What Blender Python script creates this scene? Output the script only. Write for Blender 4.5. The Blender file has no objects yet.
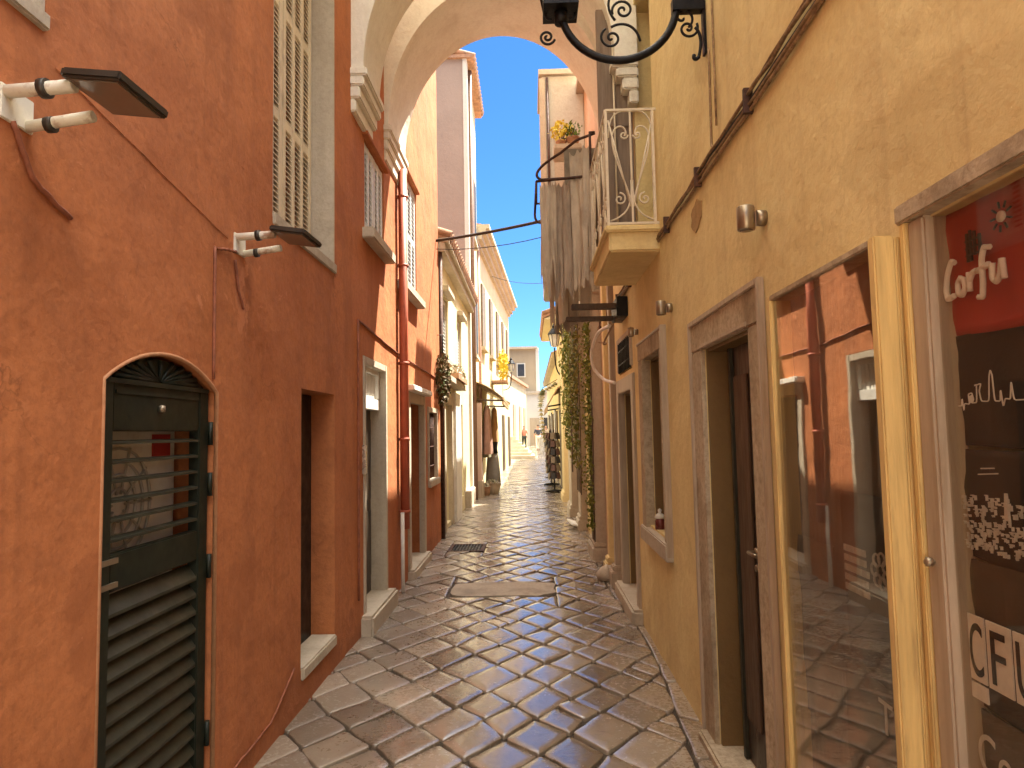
import bpy, bmesh, math, random
from mathutils import Vector, Matrix, Euler, noise as mnoise
random.seed(7)
R = math.radians
S = bpy.context.scene
COL = S.collection
XL, XR = -1.38, 0.90            # wall planes of the alley
OFF = {}                        # world origin of each object with parts

def gz(y):                      # the street climbs gently beyond twenty metres
    return 0.0 if y < 20 else min(0.012*(y-20), 0.5)

# ------------------------------------------------------------------ helpers
def tag(o, label=None, cat=None, group=None, kind=None):
    if label: o['label'] = label
    if cat: o['category'] = cat
    if group: o['group'] = group
    if kind: o['kind'] = kind
    return o

def empty(name, loc, label=None, cat=None, group=None):
    o = bpy.data.objects.new(name, None); COL.objects.link(o)
    o.location = loc; o.empty_display_size = 0.1
    OFF[o.name] = Vector(loc)
    return tag(o, label, cat, group)

def finish(me, name, mat, parent, smooth=False, origin=None):
    off = OFF[parent.name] if parent else Vector(origin or (0, 0, 0))
    me.transform(Matrix.Translation(-off))
    o = bpy.data.objects.new(name, me); COL.objects.link(o)
    if parent: o.parent = parent
    else: o.location = off
    OFF[o.name] = off.copy()
    me.materials.clear()
    if mat: me.materials.append(mat)
    if smooth:
        for p in me.polygons: p.use_smooth = True
    return o

class MB:
    def __init__(s): s.v = []; s.f = []; s.sm = []
    def add(s, vs, fs, sm=False):
        b = len(s.v); s.v += [tuple(v) for v in vs]
        s.f += [tuple(b+i for i in f) for f in fs]; s.sm += [sm]*len(fs); return s
    def box(s, x0, x1, y0, y1, z0, z1, M=None):
        vs = [Vector((x, y, z)) for z in (z0, z1) for y in (y0, y1) for x in (x0, x1)]
        if M: vs = [M @ v for v in vs]
        return s.add(vs, [(0,2,3,1),(4,5,7,6),(0,1,5,4),(2,6,7,3),(0,4,6,2),(1,3,7,5)])
    def prism(s, poly, axis, a, b):      # poly: 2D outline, swept along axis from a to b
        n = len(poly)
        def P(q, t):
            if axis == 'x': return (t, q[0], q[1])
            if axis == 'y': return (q[0], t, q[1])
            return (q[0], q[1], t)
        vs = [P(q, a) for q in poly] + [P(q, b) for q in poly]
        fs = [tuple(range(n-1, -1, -1)), tuple(range(n, 2*n))]
        fs += [(i, (i+1) % n, n+(i+1) % n, n+i) for i in range(n)]
        return s.add(vs, fs)
    def tube(s, pts, r, n=8, sm=True):
        pts = [Vector(p) for p in pts]; vs = []; fs = []
        up = None
        for i, p in enumerate(pts):
            t = (pts[min(i+1, len(pts)-1)] - pts[max(i-1, 0)])
            if t.length < 1e-9: t = Vector((0, 0, 1))
            t.normalize()
            if up is None:
                up = Vector((0, 0, 1)) if abs(t.z) < .9 else Vector((1, 0, 0))
            a = t.cross(up)
            if a.length < 1e-4: a = t.cross(Vector((1, 0.3, 0)))
            a.normalize(); b = a.cross(t).normalized(); up = b
            rr = r[i] if isinstance(r, (list, tuple)) else r
            vs += [p + (a*math.cos(2*math.pi*k/n) + b*math.sin(2*math.pi*k/n))*rr for k in range(n)]
        for i in range(len(pts)-1):
            fs += [(i*n+k, i*n+(k+1) % n, (i+1)*n+(k+1) % n, (i+1)*n+k) for k in range(n)]
        s.add(vs, fs, sm)
        b = len(s.v) - len(vs)
        s.f += [tuple(b+k for k in range(n-1, -1, -1)), tuple(b+(len(pts)-1)*n+k for k in range(n))]
        s.sm += [False, False]
        return s
    def lathe(s, prof, c, n=16, sm=True, M=None):   # prof: (r, z) about vertical axis at c
        vs = []; fs = []
        for r, z in prof:
            for k in range(n):
                a = 2*math.pi*k/n
                v = Vector((r*math.cos(a), r*math.sin(a), z))
                if M: v = M @ v
                vs.append(v + Vector(c))
        for i in range(len(prof)-1):
            fs += [(i*n+k, i*n+(k+1) % n, (i+1)*n+(k+1) % n, (i+1)*n+k) for k in range(n)]
        fs += [tuple(range(n-1, -1, -1)), tuple((len(prof)-1)*n+k for k in range(n))]
        return s.add(vs, fs, sm)
    def build(s, name, mat, parent=None, bevel=0, smooth=False, origin=None):
        me = bpy.data.meshes.new(name); me.from_pydata(s.v, [], s.f)
        for p, q in zip(me.polygons, s.sm): p.use_smooth = q or smooth
        bm = bmesh.new(); bm.from_mesh(me)
        if bevel:
            es = [e for e in bm.edges if len(e.link_faces) == 2 and e.calc_face_angle(0) > 0.6]
            bmesh.ops.bevel(bm, geom=es, offset=bevel, segments=2, affect='EDGES', clamp_overlap=True)
        bmesh.ops.recalc_face_normals(bm, faces=bm.faces)
        bm.to_mesh(me); bm.free()
        return finish(me, name, mat, parent, origin=origin)

def mesh_of(o):
    dg = bpy.context.evaluated_depsgraph_get()
    return bpy.data.meshes.new_from_object(o.evaluated_get(dg))

def carve(name, body, cuts, mat, parent):           # a solid with real openings cut into it
    a = bpy.data.objects.new('tmp', body_mesh(body)); COL.objects.link(a)
    b = bpy.data.objects.new('tmp', body_mesh(cuts)); COL.objects.link(b)
    m = a.modifiers.new('b', 'BOOLEAN'); m.operation = 'DIFFERENCE'; m.object = b; m.solver = 'EXACT'
    bpy.context.view_layer.update()
    me = mesh_of(a)
    for o in (a, b): bpy.data.objects.remove(o)
    for p in me.polygons: p.use_smooth = False
    me.name = name
    return finish(me, name, mat, parent)
def body_mesh(mb):
    me = bpy.data.meshes.new('tmp'); me.from_pydata(mb.v, [], mb.f)
    bm = bmesh.new(); bm.from_mesh(me); bmesh.ops.recalc_face_normals(bm, faces=bm.faces); bm.to_mesh(me); bm.free()
    return me

def copy_tree(o, parent=None):
    c = o.copy(); COL.objects.link(c); c.parent = parent
    OFF[c.name] = OFF.get(o.name, Vector())
    for ch in list(o.children): copy_tree(ch, c)
    return c

def spiral(c, u, v, r0, turns, a0, n=26, sgn=1, r1=.004):
    c, u, v = Vector(c), Vector(u), Vector(v); out = []
    for i in range(n):
        t = i/(n-1); a = a0 + sgn*turns*2*math.pi*t; r = r0*(1-t) + r1*t
        out.append(c + u*r*math.cos(a) + v*r*math.sin(a))
    return out
def bez(p0, p1, p2, p3, n=14):
    p0, p1, p2, p3 = map(Vector, (p0, p1, p2, p3))
    return [p0*(1-t)**3 + p1*3*t*(1-t)**2 + p2*3*t*t*(1-t) + p3*t**3 for t in [i/(n-1) for i in range(n)]]

def text_mesh(name, body, size, origin, mat, parent, space=1.0, shear=0, xs=1.0):   # lettering on a surface facing -X
    cu = bpy.data.curves.new(name, 'FONT'); cu.body = body; cu.size = size; cu.extrude = .0006
    cu.space_character = space; cu.shear = shear
    o = bpy.data.objects.new('tmp', cu); COL.objects.link(o)
    bpy.context.view_layer.update()
    me = mesh_of(o); bpy.data.objects.remove(o)
    M = Matrix(((0, 0, -1, origin[0]), (-1*xs, 0, 0, origin[1]), (0, 1, 0, origin[2]), (0, 0, 0, 1)))
    me.transform(M); me.name = name
    return finish(me, name, mat, parent)

# ------------------------------------------------------------------ materials
MATS = {}
def new_mat(name):
    m = bpy.data.materials.new(name); m.use_nodes = True
    nt = m.node_tree; nt.nodes.clear()
    out = nt.nodes.new('ShaderNodeOutputMaterial'); b = nt.nodes.new('ShaderNodeBsdfPrincipled')
    nt.links.new(b.outputs[0], out.inputs[0])
    return m, nt, b, out
def N(nt, t, **kw):
    n = nt.nodes.new(t)
    for k, v in kw.items(): setattr(n, k, v)
    return n
def pos(nt, sc=(1, 1, 1)):
    g = N(nt, 'ShaderNodeNewGeometry'); m = N(nt, 'ShaderNodeMapping'); m.inputs['Scale'].default_value = sc
    nt.links.new(g.outputs['Position'], m.inputs['Vector']); return m.outputs[0]
def noi(nt, vec, scale, detail=5, rough=.55, dist=0):
    n = N(nt, 'ShaderNodeTexNoise'); n.inputs['Scale'].default_value = scale
    n.inputs['Detail'].default_value = detail; n.inputs['Roughness'].default_value = rough
    n.inputs['Distortion'].default_value = dist
    nt.links.new(vec, n.inputs['Vector']); return n.outputs['Fac']
def rng(nt, fac, a, b, c=0, d=1):
    r = N(nt, 'ShaderNodeMapRange'); r.inputs[1].default_value = a; r.inputs[2].default_value = b
    r.inputs[3].default_value = c; r.inputs[4].default_value = d
    nt.links.new(fac, r.inputs[0]); return r.outputs[0]
def mix(nt, fac, a, b):
    m = N(nt, 'ShaderNodeMix', data_type='RGBA')
    if hasattr(fac, 'links'): nt.links.new(fac, m.inputs[0])
    else: m.inputs[0].default_value = fac
    for i, c in ((6, a), (7, b)):
        if hasattr(c, 'links'): nt.links.new(c, m.inputs[i])
        else: m.inputs[i].default_value = (*c, 1)
    return m.outputs[2]
def mth(nt, op, a, b=None):
    m = N(nt, 'ShaderNodeMath', operation=op)
    for i, c in ((0, a), (1, b)):
        if c is None: continue
        if hasattr(c, 'links'): nt.links.new(c, m.inputs[i])
        else: m.inputs[i].default_value = c
    return m.outputs[0]
def bump(nt, b, h, strength, dist=.01, prev=None):
    n = N(nt, 'ShaderNodeBump'); n.inputs['Strength'].default_value = strength; n.inputs['Distance'].default_value = dist
    nt.links.new(h, n.inputs['Height'])
    if prev is not None: nt.links.new(prev, n.inputs['Normal'])
    nt.links.new(n.outputs[0], b.inputs['Normal']); return n.outputs[0]
def vary(c, k): return tuple(max(0, x*k) for x in c)

def plaster(name, c, c2=None, stain=None, amt=.5, wave=.5, rough=.85, old=False, cracks=1.0):
    m, nt, b, o = new_mat(name)
    p = pos(nt); ps = pos(nt, (2.2, 2.2, .35))
    c2 = c2 or vary(c, .8); stain = stain or vary(c, .55)
    col = mix(nt, rng(nt, noi(nt, p, .9, 6, .6, .4), .35, .68), c, c2)
    col = mix(nt, rng(nt, noi(nt, p, 7, 8, .65), .52, .8, 0, amt*.55), col, stain)
    col = mix(nt, rng(nt, noi(nt, ps, 1.6, 6, .6), .5, .8, 0, amt*.7), col, stain)
    col = mix(nt, rng(nt, noi(nt, p, 3.1, 9, .7, .8), .64, .72, 0, amt*.45), col, vary(c, 1.25))
    col = mix(nt, rng(nt, noi(nt, p, 34, 6, .75), .45, .75, 0, min(.8, amt*.5)), col, stain)
    col = mix(nt, rng(nt, noi(nt, pos(nt, (1, 1, 1)), 1.4, 10, .75, 1.5), .60, .63, 0, min(.8, amt*.35)), col, vary(c2, .82))
    if old:
        vo = N(nt, 'ShaderNodeTexVoronoi', feature='DISTANCE_TO_EDGE'); vo.inputs['Scale'].default_value = .9
        wv = N(nt, 'ShaderNodeVectorMath', operation='ADD'); nn = N(nt, 'ShaderNodeTexNoise'); nn.inputs['Scale'].default_value = 2.6; nn.inputs['Detail'].default_value = 8
        nt.links.new(p, nn.inputs['Vector']); nt.links.new(p, wv.inputs[0]); nt.links.new(nn.outputs['Color'], wv.inputs[1]); nt.links.new(wv.outputs[0], vo.inputs['Vector'])
        crack = mth(nt, 'MULTIPLY', rng(nt, vo.outputs['Distance'], .0, .006, 1, 0), rng(nt, noi(nt, p, 1.1, 3), .52, .62))
        col = mix(nt, mth(nt, 'MULTIPLY', crack, .6*cracks), col, vary(c, .35))
        col = mix(nt, rng(nt, noi(nt, p, .75, 5, .6, 1.0), .575, .60, 0, .55), col, vary(c2, .86))
        col = mix(nt, rng(nt, noi(nt, p, 1.9, 7, .65, .6), .66, .68, 0, .6*cracks**.5), col, tuple(min(.9, x*1.12+.035) for x in c))
        col = mix(nt, rng(nt, noi(nt, p, 60, 3, .6), .70, .76, 0, .6), col, tuple(min(.9, x*1.1+.06) for x in c))
        szz = N(nt, 'ShaderNodeSeparateXYZ'); nt.links.new(p, szz.inputs[0])
        splash = mth(nt, 'ADD', szz.outputs[2], mth(nt, 'MULTIPLY', mth(nt, 'SUBTRACT', noi(nt, p, 2.3, 7, .65), .5), 1.6))
        col = mix(nt, mth(nt, 'MULTIPLY', rng(nt, splash, .10, .16, 1, 0), .45*cracks**.5), col, vary(stain, 1.1))
        drip = mth(nt, 'MULTIPLY', rng(nt, noi(nt, pos(nt, (9, 9, .22)), 1.0, 5, .6), .56, .74), rng(nt, noi(nt, p, .8, 4), .42, .62))
        col = mix(nt, mth(nt, 'MULTIPLY', drip, .5), col, stain)
    nt.links.new(col, b.inputs['Base Color']); b.inputs['Roughness'].default_value = rough
    b.inputs['Specular IOR Level'].default_value = .25
    n1 = bump(nt, b, noi(nt, p, 2.0, 4, .5), wave, .05)
    n2 = bump(nt, b, noi(nt, p, 14, 10, .68), .55, .014, n1)
    return m
def simple(name, c, rough=.6, metal=0, var=.15, scale=12, bmp=.1, stain=None, samt=.6, stretch=(1, 1, 1), spec=.4):
    m, nt, b, o = new_mat(name); p = pos(nt, stretch)
    col = mix(nt, rng(nt, noi(nt, p, scale, 6, .6), .3, .7), vary(c, 1-var), vary(c, 1+var))
    if stain: col = mix(nt, rng(nt, noi(nt, p, scale*.6, 8, .7), .52, .64, 0, samt), col, stain)
    nt.links.new(col, b.inputs['Base Color']); b.inputs['Metallic'].default_value = metal
    b.inputs['Specular IOR Level'].default_value = spec
    nt.links.new(rng(nt, noi(nt, p, scale*1.3, 4), .3, .7, max(.05, rough-.12), min(1, rough+.12)), b.inputs['Roughness'])
    if bmp: bump(nt, b, noi(nt, p, scale*2.5, 6, .6), bmp, .01)
    return m

terracotta = plaster('terracotta_plaster', (.50, .178, .064), (.40, .135, .050), (.24, .085, .036), 1.0, .8, old=True)
ochre = plaster('ochre_plaster', (.78, .645, .33), (.69, .54, .26), (.44, .30, .15), .6, .7, old=True, cracks=.25)
cream = plaster('cream_plaster', (.68, .61, .38), (.60, .53, .33), (.42, .34, .2), .5, .2)
bouncecream = plaster('bounce_cream_plaster', (.82, .76, .60), (.74, .68, .52), (.5, .4, .25), .35, .2)
yellowish = plaster('yellow_plaster', (.76, .64, .34), (.66, .52, .28), (.42, .33, .2), .6, .3)
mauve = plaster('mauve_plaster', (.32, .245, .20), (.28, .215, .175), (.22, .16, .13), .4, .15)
tan = plaster('tan_plaster', (.34, .27, .18), (.31, .245, .165), (.24, .18, .12), .4, .15)
whitewash = plaster('white_plaster', (.60, .56, .49), (.54, .50, .43), (.5, .46, .4), .4, .15)
archpl = plaster('arch_plaster', (.80, .77, .67), (.72, .68, .57), (.48, .40, .30), .7, .45)
pinkold = plaster('old_pink_plaster', (.62, .42, .28), (.66, .52, .36), (.36, .24, .17), .9, .5)
stone = plaster('pale_stone', (.52, .45, .35), (.45, .38, .28), (.24, .19, .13), .7, .3)
worn = plaster('worn_stone', (.56, .47, .34), (.40, .31, .20), (.17, .115, .065), 1.4, .8)
concrete = plaster('rough_concrete', (.44, .375, .28), (.34, .28, .21), (.12, .1, .08), .9, .5, .8)
greendk = simple('dark_green_paint', (.010, .013, .007), .5, 0, .3, 9, .12, (.03, .028, .018), .35, spec=.3)
greensl = simple('grey_green_paint', (.028, .028, .018), .45, 0, .3, 9, .1)
black = simple('black_paint', (.008, .008, .008), .45, 0, .3, 8, .08)
void = simple('dark_interior', (.012, .009, .007), .9, 0, .2, 3, 0)
iron = simple('black_iron', (.012, .011, .011), .45, .6, .4, 18, .25)
rustiron = simple('rusty_iron', (.07, .035, .025), .7, .3, .4, 22, .3, (.13, .06, .03), .7)
beigepaint = simple('beige_paint', (.66, .56, .40), .5, 0, .12, 6, .1, (.3, .22, .13), .35)
whitepaint = simple('white_paint', (.72, .70, .64), .5, 0, .08, 6, .1, (.42, .36, .28), .4)
bluewhite = simple('pale_grey_paint', (.66, .67, .66), .5, 0, .08, 6, .1, (.4, .36, .3), .3)
rustwhite = simple('rusty_white_paint', (.72, .68, .56), .5, 0, .1, 14, .25, (.30, .13, .05), .85)
redpipe = simple('red_pipe_paint', (.40, .10, .05), .5, 0, .15, 6, .1, (.2, .06, .035), .5)
brownwood = simple('brown_wood', (.085, .052, .030), .5, 0, .3, 6, .2, None, 0, (6, 6, .8))
doorwood = simple('dark_door_wood', (.040, .026, .016), .38, 0, .3, 6, .15, None, 0, (6, 6, .8))
yelwood = simple('yellow_wood', (.64, .46, .18), .5, 0, .18, 5, .25, (.34, .22, .09), .55, (9, 9, .7))
palewood = simple('pale_wood', (.40, .315, .225), .5, 0, .15, 5, .15, (.24, .16, .09), .5, (7, 7, .6))
tile = simple('roof_tile', (.36, .20, .115), .8, 0, .35, 9, .4, (.2, .12, .08), .6)
lampgrey = simple('dark_grey_metal', (.055, .045, .035), .45, .4, .2, 10, .05)
lampsteel = simple('brushed_steel', (.34, .28, .20), .38, .8, .15, 10, .05)
ragcloth = simple('grey_brown_rag', (.46, .38, .29), .95, 0, .16, 5, .25, (.24, .18, .13), .4, (2, 2, 1.1))
ragdark = simple('brown_rag', (.36, .28, .21), .95, 0, .16, 5, .25, (.20, .15, .11), .4, (2, 2, 1.1))
awncloth = simple('tan_awning_cloth', (.36, .23, .11), .9, 0, .2, 5, .2, (.2, .12, .06), .5)
cable_m = simple('black_cable', (.015, .013, .012), .6, 0, .2, 20, .1)
oldcable = simple('old_cable', (.26, .17, .09), .8, 0, .45, 30, .3, (.46, .32, .16), .7)
redcable = simple('painted_cable', (.26, .085, .042), .7, 0, .3, 20, .2)
redcloth = simple('red_cloth', (.36, .028, .020), .85, 0, .2, 3, .25)
blackcloth = simple('black_cloth', (.018, .013, .010), .92, 0, .35, 4, .4)
browncloth = simple('brown_cloth', (.060, .040, .022), .92, 0, .3, 4, .4)
print_m = simple('white_print', (.78, .75, .68), .8, 0, .1, 30, 0)
printdim = simple('faded_print', (.62, .58, .51), .8, 0, .2, 30, 0)
skin = simple('skin', (.50, .28, .19), .6, 0, .08, 10, 0)
hair_m = simple('dark_hair', (.03, .02, .014), .7, 0, .2, 20, 0)
def cl(n, c): return simple(n, c, .9, 0, .12, 8, .1)
soil = simple('dark_joint_earth', (.06, .044, .03), .9, 0, .45, 9, .6, (.10, .075, .05), .6)

brownjamb = plaster('brown_jamb', (.20, .125, .048), (.165, .10, .038), (.10, .06, .028), .4, .2, .5)
def leafmat(name, c1, c2):
    m, nt, b, o = new_mat(name)
    g = N(nt, 'ShaderNodeNewGeometry')
    nt.links.new(mix(nt, g.outputs['Random Per Island'], c1, c2), b.inputs['Base Color'])
    b.inputs['Roughness'].default_value = .6; b.inputs['Specular IOR Level'].default_value = .2
    return m
ivy_m = leafmat('ivy_leaves', (.07, .10, .016), (.28, .27, .06))
ivy_d = leafmat('dark_ivy_leaves', (.05, .07, .014), (.24, .21, .06))
yellow_l = leafmat('yellow_blooms', (.55, .42, .03), (.75, .62, .10))
green_l = leafmat('green_leaves', (.05, .10, .015), (.14, .20, .03))
flower_w = leafmat('pale_flowers', (.10, .12, .03), (.75, .66, .55))
flower_p = leafmat('dull_red_flowers', (.05, .08, .018), (.17, .09, .05))

# paving: per-stone colour, polished crowns along the walked lane
def paving_mat():
    m, nt, b, o = new_mat('worn_limestone')
    g = N(nt, 'ShaderNodeNewGeometry'); p = g.outputs['Position']; rnd = g.outputs['Random Per Island']
    col = mix(nt, rnd, (.115, .088, .060), (.38, .31, .225))
    col = mix(nt, rng(nt, noi(nt, p, 3.0, 8, .65), .35, .7, 0, .45), col, (.27, .215, .15))
    col = mix(nt, rng(nt, noi(nt, p, 22, 8, .7), .55, .72, 0, .7), col, (.15, .105, .07))
    col = mix(nt, rng(nt, noi(nt, p, 55, 6, .6), .62, .75, 0, .5), col, (.45, .36, .25))
    col = mix(nt, rng(nt, noi(nt, p, 1.1, 7, .65, .8), .50, .66, 0, .6), col, (.12, .085, .055))
    nt.links.new(col, b.inputs['Base Color'])
    sx = N(nt, 'ShaderNodeSeparateXYZ'); nt.links.new(p, sx.inputs[0])
    lane = mth(nt, 'ABSOLUTE', mth(nt, 'SUBTRACT', sx.outputs[0], 0.02))
    wear = rng(nt, lane, .35, 1.25, 0, .22)
    r = mth(nt, 'ADD', rng(nt, noi(nt, p, 5, 7, .7), .3, .75, .07, .27), wear)
    r = mth(nt, 'ADD', r, rng(nt, noi(nt, p, 40, 5), .4, .7, -.03, .10))
    nt.links.new(r, b.inputs['Roughness'])
    b.inputs['Specular IOR Level'].default_value = 1.0
    b.inputs['Coat Weight'].default_value = .75; nt.links.new(mth(nt, 'ADD', mth(nt, 'MULTIPLY', r, .55), .03), b.inputs['Coat Roughness'])
    n1 = bump(nt, b, noi(nt, p, 8, 4, .55), .20, .03)
    n2 = bump(nt, b, noi(nt, p, 42, 8, .7), .22, .006, n1)
    return m
paving = paving_mat()

def glass_mat(name, refl, tint=(1, 1, 1), dust=.10):
    m = bpy.data.materials.new(name); m.use_nodes = True; nt = m.node_tree; nt.nodes.clear()
    out = nt.nodes.new('ShaderNodeOutputMaterial')
    tr = N(nt, 'ShaderNodeBsdfTransparent'); tr.inputs[0].default_value = (*tint, 1)
    gl = N(nt, 'ShaderNodeBsdfGlossy'); gl.inputs['Roughness'].default_value = .012
    gl.inputs[0].default_value = (.95, .93, .88, 1)
    mx = N(nt, 'ShaderNodeMixShader'); fr = N(nt, 'ShaderNodeLayerWeight'); fr.inputs[0].default_value = .5
    fac = mth(nt, 'ADD', mth(nt, 'MULTIPLY', mth(nt, 'POWER', fr.outputs['Facing'], 5.0), 1-refl), refl)
    p = pos(nt); bm_ = N(nt, 'ShaderNodeBump'); bm_.inputs['Strength'].default_value = .02; bm_.inputs['Distance'].default_value = .02
    nt.links.new(noi(nt, p, 3.5, 2), bm_.inputs['Height']); nt.links.new(bm_.outputs[0], gl.inputs['Normal'])
    nt.links.new(fac, mx.inputs[0]); nt.links.new(tr.outputs[0], mx.inputs[1]); nt.links.new(gl.outputs[0], mx.inputs[2])
    dd = N(nt, 'ShaderNodeBsdfDiffuse'); dd.inputs[0].default_value = (.55, .50, .42, 1); m2 = N(nt, 'ShaderNodeMixShader')
    nt.links.new(mth(nt, 'ADD', rng(nt, noi(nt, pos(nt, (5, 5, 1.2)), 1.4, 8, .65), .42, .75, .015, dust), rng(nt, noi(nt, p, 70, 3), .68, .74, 0, dust)), m2.inputs[0])
    nt.links.new(mx.outputs[0], m2.inputs[1]); nt.links.new(dd.outputs[0], m2.inputs[2])
    nt.links.new(m2.outputs[0], out.inputs[0]); return m
mirrorglass = glass_mat('reflective_shop_glass', .17, (.92, .90, .86), .13)
shopglass = glass_mat('shop_glass', .03, (.92, .9, .86), .025)
lampglass = simple('lamp_glass', (.16, .12, .09), .12, 0, .1, 5, 0)
dullglass = simple('window_glass', (.035, .035, .04), .12, 0, .2, 3, 0)
lanternglass = simple('lantern_glass', (.55, .55, .50), .15, 0, .1, 6, 0)

# ------------------------------------------------------------------ ground and paving
m = MB()
ys = [-40, 20, 61.6, 400]
for i in range(3):
    y0, y1 = ys[i], ys[i+1]; b = len(m.v)
    m.add([(-300, y0, gz(y0)-.020), (300, y0, gz(y0)-.020), (300, y1, gz(y1)-.020), (-300, y1, gz(y1)-.020)], [(0, 1, 2, 3)])
tag(m.build('ground', soil), 'dark earth showing in the joints between paving stones', 'ground', kind='structure')

def clip(poly, nx, ny, d):       # keep nx*x+ny*y<=d
    out = []
    for i in range(len(poly)):
        a, b = poly[i], poly[(i+1) % len(poly)]
        da, db = nx*a[0]+ny*a[1]-d, nx*b[0]+ny*b[1]-d
        if da <= 0: out.append(a)
        if da*db < 0:
            t = da/(da-db); out.append((a[0]+t*(b[0]-a[0]), a[1]+t*(b[1]-a[1])))
    return out
def area(p): return .5*sum(p[i][0]*p[(i+1) % len(p)][1]-p[(i+1) % len(p)][0]*p[i][1] for i in range(len(p)))
def inset(p, d):
    if area(p) < 0: p = p[::-1]
    q = p
    for i in range(len(p)):
        a, b = p[i], p[(i+1) % len(p)]
        ex, ey = b[0]-a[0], b[1]-a[1]; L = math.hypot(ex, ey)
        if L < 1e-6: continue
        nx, ny = ey/L, -ex/L
        q = clip(q, nx, ny, nx*a[0]+ny*a[1]-d)
        if len(q) < 3: return []
    return q
def roundoff(p, f):
    out = []
    n = len(p)
    for i in range(n):
        a, b, c = Vector(p[i-1]), Vector(p[i]), Vector(p[(i+1) % n])
        la, lc = (a-b).length, (c-b).length
        k = min(f*random.uniform(.6, 1.5), la*.3, lc*.3)
        u, w = b+(a-b).normalized()*k, b+(c-b).normalized()*k
        out += [tuple(u), tuple(u*.25+b*.5+w*.25), tuple(w)]
    # extra wobbling points on long edges
    res = []
    for i in range(len(out)):
        a, b = Vector(out[i]), Vector(out[(i+1) % len(out)]); res.append(out[i])
        L = (b-a).length
        if L > .12:
            nn = Vector((-(b-a).y, (b-a).x))/L
            for t in (.33, .67): res.append(tuple(a.lerp(b, t)+nn*random.uniform(-.007, .005)))
    return res
def cut_holes(poly):
    out = [poly]
    for x0, x1, y0, y1 in HOLES:
        nx = []
        for p in out:
            if max(q[0] for q in p) <= x0 or min(q[0] for q in p) >= x1 or max(q[1] for q in p) <= y0 or min(q[1] for q in p) >= y1: nx.append(p); continue
            mid = clip(clip(p, -1, 0, -x0), 1, 0, x1)
            for q in (clip(p, 1, 0, x0), clip(p, -1, 0, -x1), clip(mid, 0, 1, y0) if len(mid) > 2 else [], clip(mid, 0, -1, -y1) if len(mid) > 2 else []):
                if len(q) > 2: nx.append(q)
        out = nx
    return out
HOLES = [(-.86, .22, 6.78, 7.42), (-1.16, -.66, 9.35, 9.95)]
pv = MB()
def stone_slab(poly, gap=.0058, tilt=.012, lift=.004):
    if len(poly) < 3: return
    for q in cut_holes(poly): one_slab(q, gap, tilt, lift)
def one_slab(poly, gap, tilt, lift):
    if len(poly) < 3 or abs(area(poly)) < .004: return
    p = inset(poly, gap*random.uniform(.7, 1.7))
    if len(p) < 3 or area(p) < .004: return
    p = roundoff(p, .024)
    c = Vector((sum(q[0] for q in p)/len(p), sum(q[1] for q in p)/len(p)))
    tx, ty = random.gauss(0, tilt), random.gauss(0, tilt); dz = random.uniform(-lift, lift)
    n = len(p); vs = []
    for k, (s, z) in enumerate(((1.0, -.05), (1.0, -.006), (.984, -.0012), (.96, .0), (.6, .0006), (.28, .0008))):
        for q in p:
            v = c+(Vector(q)-c)*s
            vs.append((v.x, v.y, gz(v.y)+z+dz+(tx*(v.x-c.x)+ty*(v.y-c.y) if k else 0)))
    fs = []
    for k in range(5):
        fs += [(k*n+i, k*n+(i+1) % n, (k+1)*n+(i+1) % n, (k+1)*n+i) for i in range(n)]
    fs.append(tuple(5*n+i for i in range(n)))
    pv.add(vs, fs, True)

L0, R0 = -1.06, .66             # lane of diagonal stones, border slabs either side
def lane(y):  # half widening further away
    return -1.43, (.80 if y < 20 else .82)
def diamonds(ya, yb, du, dv):
    a = Vector((.60, .80)).normalized(); b = Vector((-.63, .776)).normalized()
    v = -40.0; vlines = []
    while v < 110: vlines.append(v); v += dv*random.choice((.85, .95, 1.05, 1.2))
    ul = []; u = -40.0
    while u < 110: ul.append(u); u += du*random.choice((.85, .95, 1.0, 1.08, 1.2))
    for i in range(len(vlines)-1):
        v0, v1 = vlines[i], vlines[i+1]
        k = 0; sh = random.uniform(-.03, .03)
        while k < len(ul)-2:
            st_ = 2 if random.random() < .03 else 1
            parts = [(ul[k], ul[k+st_])]
            if st_ == 1 and random.random() < .04: parts = [(ul[k], (ul[k]+ul[k+1])/2), ((ul[k]+ul[k+1])/2, ul[k+1])]
            k += st_
            for u0, u1 in parts:
                mid = a*((u0+u1)/2)+b*((v0+v1)/2)
                if not (ya-.5 < mid.y < yb+.5 and -1.8 < mid.x < 1.3): continue
                def J(uu, vv):
                    n1, n2 = mnoise.noise((uu*3.1, vv*3.1, 0)), mnoise.noise((uu*3.1, vv*3.1, 7))
                    return tuple(a*(uu+.05*n1+sh*.6)+b*(vv+.05*n2)+Vector((random.uniform(-.008, .008), random.uniform(-.008, .008))))
                q = [J(u0, v0), J(u1, v0), J(u1, v1), J(u0, v1)]
                l, r = lane(mid.y)
                r += .05*math.sin(mid.y*1.3+1)
                q = clip(q, -1, 0, -l)
                if len(q) > 2: q = clip(q, 1, 0, r)
                if len(q) > 2: q = clip(q, 0, -1, -ya)
                if len(q) > 2: q = clip(q, 0, 1, yb)
                if len(q) > 2: stone_slab(q)
diamonds(-3, 20, .295, .295)
diamonds(20, 46, .45, .45)
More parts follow.
